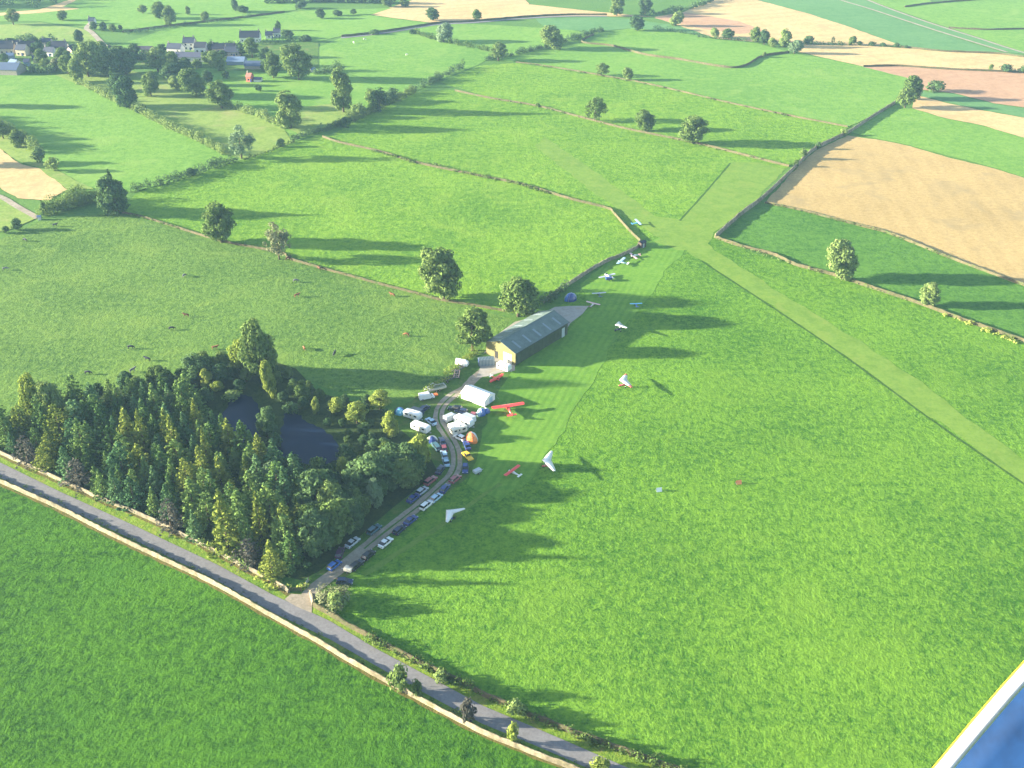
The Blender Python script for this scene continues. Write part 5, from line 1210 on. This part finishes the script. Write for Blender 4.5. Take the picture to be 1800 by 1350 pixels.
for x, y, a, lab in ((641, 71, .2, "white sheep at the top of the roadside field"), (622, 77, 2.0, "white sheep left of the topmost one"), (715, 98, 1.0, "white sheep alone lower in the roadside field")):
    p = P(x, y); o = link("sheep", SHM, None, HIDE['wool']); o.location = (p.x, p.y, .2); o.rotation_euler = (0, 0, a); o.scale = (1.5,) * 3; tag(o, lab, "sheep", "sheep in the roadside field")

# ------------------------------------------------------------------ the village
WALLM = {'white': solid("white_render", (.66, .64, .60), .9), 'cream': solid("cream_render", (.62, .53, .36), .9), 'stone': solid("grey_stone", (.30, .27, .23), .95, var=.25), 'pink': solid("pink_render", (.60, .45, .40), .9), 'brick': solid("red_brick", (.50, .14, .10), .9), 'tin': solid("pale_tin", (.15, .21, .32), .5)}
ROOFM = {'slate': solid("blue_slate", (.034, .044, .078), .6, var=.2), 'dark': solid("dark_slate", (.018, .022, .040), .6, var=.2), 'lav': solid("grey_slate", (.075, .082, .130), .6, var=.15), 'purple': solid("purple_slate", (.055, .050, .070), .6, var=.15), 'tin': solid("pale_roof_sheet", (.15, .21, .32), .45), 'red': solid("red_tile", (.33, .12, .09), .8), 'bluegrey': solid("blue_grey_sheet", (.065, .095, .165), .5)}
def house(label, px, py, wpx, hpx, depth, rz, wm, rm, pitch=.85, chimneys=1, name="house", cat="house", win=True):
    """wpx: the length of the ridge in pixels; hpx: eaves height in pixels."""
    p = P(px, py); root = tag(empty(name, (p.x, p.y, .15), rz), label, cat); Lx = wpx / S(py); e = hpx / VS(py); Wy = depth; rg = e + Wy / 2 * pitch
    b = MB()
    for s in (-1, 1): b.add([(s * Lx / 2, -Wy / 2, -.2), (s * Lx / 2, Wy / 2, -.2), (s * Lx / 2, Wy / 2, e), (s * Lx / 2, 0, rg), (s * Lx / 2, -Wy / 2, e)], [(0, 1, 2, 3, 4)])
    for s in (-1, 1): b.add([(-Lx / 2, s * Wy / 2, -.2), (Lx / 2, s * Wy / 2, -.2), (Lx / 2, s * Wy / 2, e), (-Lx / 2, s * Wy / 2, e)], [(0, 1, 2, 3)])
    b.build("wall", WALLM[wm], root)
    r_ = MB(); o = .3
    for s in (-1, 1):
        y0, z0 = s * (Wy / 2 + o), e - o * pitch
        r_.add([(-Lx / 2 - o, y0, z0 + .05), (Lx / 2 + o, y0, z0 + .05), (Lx / 2 + o, 0, rg + .05), (-Lx / 2 - o, 0, rg + .05), (-Lx / 2 - o, y0, z0 + .2), (Lx / 2 + o, y0, z0 + .2), (Lx / 2 + o, 0, rg + .2), (-Lx / 2 - o, 0, rg + .2)],
               [(4, 5, 6, 7), (0, 3, 2, 1), (0, 1, 5, 4), (1, 2, 6, 5), (3, 0, 4, 7)])
    ro = r_.build("roof", ROOFM[rm], root)
    for k in range(chimneys):
        x = (-1 if k == 0 else 1) * (Lx / 2 - .5); q = MB(); q.box(x, 0, rg + .45, .75, .75, 1.5).box(x - .15, 0, rg + 1.3, .2, .2, .35).box(x + .15, 0, rg + 1.3, .2, .2, .35); q.build("chimney", WALLM['stone'], ro)
    if win:
        n = max(1, int(Lx / 3.2))
        for k in range(n):
            for zz in ((1.5, 3.9) if e > 4.6 else (min(1.5, e * .55),)):
                x = -Lx / 2 + Lx * (k + .5) / n; q = MB(); q.box(x, -Wy / 2 - .02, zz, 1.1, .08, 1.2); q.build("window", M_glass, root)
        q = MB(); q.box(-Lx / 2 - .02, 0, 1.5 if e > 2.5 else 1.1, .08, .9, 1.1); q.build("window", M_glass, root)
        q = MB(); q.box(Lx * .12 if n % 2 == 0 else Lx / (2 * n) * 1.0 + (Lx / 2 - Lx / n * .5) * 0, -Wy / 2 - .03, 1.0, .95, .1, 2.0); q.build("door", PAINT['dark_blue'], root)
    return root
HS = [
 ("cream gabled house at the left of the village", 42, 97, 18, 11, 6.5, -.15, 'cream', 'slate', .9, 1),
 ("house with a narrow pink gable left of the small green tree", 52, 93, 26, 12, 6.5, .12, 'pink', 'dark', 1.0, 1),
 ("purple grey hipped roof house above the small garden tree", 107, 92, 24, 11, 7.5, .1, 'stone', 'purple', .9, 2),
 ("light blue roofed building beside the huge pale tree", 129, 108, 18, 7, 6.5, -.3, 'tin', 'tin', .8, 0),
 ("dark roofed house at the left edge of the village", 12, 94, 32, 10, 7, .05, 'stone', 'dark', .9, 2),
 ("white cottage behind the purple roofed house", 84, 79, 14, 6, 5, .1, 'cream', 'slate', .9, 1),
 ("long low pink walled cottage above the big garden tree", 256, 93, 30, 7, 5, -.06, 'pink', 'purple', .7, 1),
 ("white gabled house left of the long lavender roof", 310, 94, 26, 10, 6.5, -.2, 'white', 'slate', .9, 1),
 ("tall square dark roofed house in the village centre", 335, 87, 19, 13, 7, 0.0, 'white', 'slate', .9, 2),
 ("house with a white gable end facing the sun", 355, 92, 20, 10, 6.5, -.1, 'white', 'dark', .95, 1),
 ("long lavender roofed house with white front walls", 341, 107, 56, 8, 6.5, -.06, 'white', 'lav', .8, 2),
 ("long dark roofed row right of the white gable", 395, 92, 40, 8, 6.5, .05, 'stone', 'dark', .9, 2),
 ("dark house behind the front tree of the row", 410, 98, 26, 8, 6.5, -.05, 'pink', 'slate', .9, 1),
 ("dark roofed cottage behind the cream gabled house", 28, 86, 26, 8, 6, .08, 'cream', 'dark', .9, 1), ("small slate roofed house between the left village trees", 90, 98, 18, 8, 6, -.2, 'white', 'slate', .9, 1),
 ("low slate cottage at the very left of the village", 4, 86, 22, 7, 6, .1, 'white', 'slate', .9, 1), ("pink gabled cottage right of the purple roofed house", 128, 95, 15, 8, 5.5, 1.2, 'pink', 'dark', 1.0, 1),
 ("small cream cottage in front of the left village trees", 66, 110, 13, 7, 5, .4, 'cream', 'slate', .9, 1), ("dark roofed cottage behind the big garden tree", 205, 95, 22, 7, 6, -.05, 'stone', 'dark', .9, 1),
 ("upper farm house with a dark purple roof", 441, 73, 34, 9, 8, .05, 'white', 'dark', .95, 2),
 ("small white cottage beside the upper farm house", 474, 67, 12, 6, 5, 0.1, 'white', 'slate', .9, 1),
 ("narrow white house under the tall narrow tree", 488, 65, 11, 9, 5, 0.0, 'white', 'slate', .9, 1),
 ("white cottage at the top of the farm hill track", 163, 42, 10, 6, 5, 0.0, 'white', 'slate', .9, 1),
]
for t in HS: house(*t)
house("big blue grey barn roof at the left village edge", 8, 128, 66, 9, 12, -.12, 'stone', 'bluegrey', .55, 0, "farm_shed", "barn", False)
house("white blue shed beside the big village barn", 27, 115, 16, 6, 5, -.5, 'white', 'tin', .6, 0, "farm_shed", "shed", False)
house("small pale shed below the cream gabled house", 20, 104, 11, 7, 4.5, .2, 'tin', 'tin', .6, 0, "farm_shed", "shed", False)
house("whitish shed right of the big village barn", 49, 116, 9, 8, 5, .2, 'tin', 'lav', .6, 0, "farm_shed", "shed", False)
house("pale blue sheeted barn right of the lavender roof", 417, 112, 30, 6, 9, -.04, 'tin', 'tin', .5, 0, "farm_shed", "barn", False)
house("dark roofed long shed with a pale gable", 447, 120, 29, 6, 7, -.05, 'stone', 'bluegrey', .7, 0, "farm_shed", "barn", False)
house("red ended cottage standing in the paddock", 440, 143, 9, 9, 4.2, -.3, 'brick', 'red', .9, 1, "house", "cottage")
house("low white lean-to beside the red ended cottage", 454, 143, 13, 4, 4, -.1, 'white', 'lav', .5, 0, "farm_shed", "shed", False)
house("small white hut at the hedge behind the village oak", 550, 126, 8, 4, 3, .6, 'white', 'tin', .6, 0, "farm_shed", "shed", False)
house("tiny white hut at the foot of the bramble bank", 70, 386, 5, 5, 1.6, .3, 'white', 'tin', .5, 0, "farm_shed", "hut", False)

# fence posts and gates at the track mouth
for lab, a, b_ in (("grey field gate standing open at the track mouth", (536, 1034), (543, 1022)), ("weathered wooden gate beside the plantation wall end", (510, 1040), (530, 1040))):
    pa, pb = P(*a), P(*b_); d = pb - pa; gt = tag(empty("field_gate", (pa.x, pa.y, .05), math.atan2(d.y, d.x)), lab, "gate"); l = d.length
    q = MB()
    for z in (.25, .5, .75, 1.0, 1.2): q.box(l / 2, 0, z, l, .05, .07)
    q.box(l * .5, 0, .72, .07, .06, 1.0); q.build("rails", M_alu if "grey" in lab else M_bark, gt)
    for x in (0, l): q = MB(); q.box(x, 0, .7, .16, .16, 1.4); q.build("post", M_bark, gt)

# ------------------------------------------------------------------ the camera aircraft's own fairing: blue skin with a pale rolled rim
def CAMP(px, py, depth):
    d = ray(px, py); return Vector((0, 0, H)) + d * depth
fairing = tag(empty("cockpit_fairing", CAMP(1760, 1300, 1.9)), "blue aircraft fairing with a white rim and yellow edge", "aircraft")
inv = -Vector(fairing.location)
edge = [(1560, 1448), (1600, 1400), (1652, 1338), (1706, 1273), (1758, 1212), (1812, 1152), (1868, 1093), (1928, 1034), (1990, 978), (2060, 920)]
E0 = [CAMP(x + 10.5, y + 9, 1.9) + inv for x, y in edge]
q = MB(); q.tube(E0, 0.0135, 14); q.build("rim", PAINT['white'], fairing, True)
E1 = [CAMP(x + 1.5, y + 1, 1.905) + inv for x, y in edge]
q = MB(); q.tube(E1, 0.0048, 8); q.build("edge_trim", PAINT['yellow'], fairing, True)
mb = MB(); rows = []
for j in range(10):
    t = j / 9; rows.append([CAMP(x + 22 + 300 * t * (1 + .3 * t), y + 18 + 240 * t, 1.884 + .06 * math.sin(t * 2.6) - .35 * t) + inv for x, y in edge])
nn = len(edge); vs = [v for r in rows for v in r]; dn = Vector((0, 0, -.012))
fs = [(j * nn + i, j * nn + i + 1, (j + 1) * nn + i + 1, (j + 1) * nn + i) for j in range(9) for i in range(nn - 1)]
mb.add(vs, fs)
sk = mb.build("skin_panel", solid("fairing_blue", (0.004, 0.025, 0.085), 0.7, var=0.35, scale=5.0, spec=0.15), fairing, True); so = sk.modifiers.new("thick", 'SOLIDIFY'); so.thickness = .006
q = MB(); c = CAMP(1769, 1336, 1.862) + inv; q.tube([c, c + Vector((0, -.006, .006))], .0035, 8); q.build("stud", M_alu, fairing)

# ------------------------------------------------------------------ the air
hz = MB(); hz.box(0, 1350, 82.6, 5400, 4800, 168.0 - 1.2 + .4)
hm = bpy.data.materials.new("haze_air"); hm.use_nodes = True; hn = hm.node_tree.nodes; hn.clear()
ho = hn.new("ShaderNodeOutputMaterial"); hv = hn.new("ShaderNodeVolumePrincipled"); hm.node_tree.links.new(hv.outputs[0], ho.inputs["Volume"])
hv.inputs["Color"].default_value = (0.40, 0.66, 1.0, 1); hv.inputs["Density"].default_value = 0.00010; hv.inputs["Anisotropy"].default_value = 0.0
tag(hz.build("haze", hm), "thin pale summer haze over the whole landscape", "haze", kind='stuff')
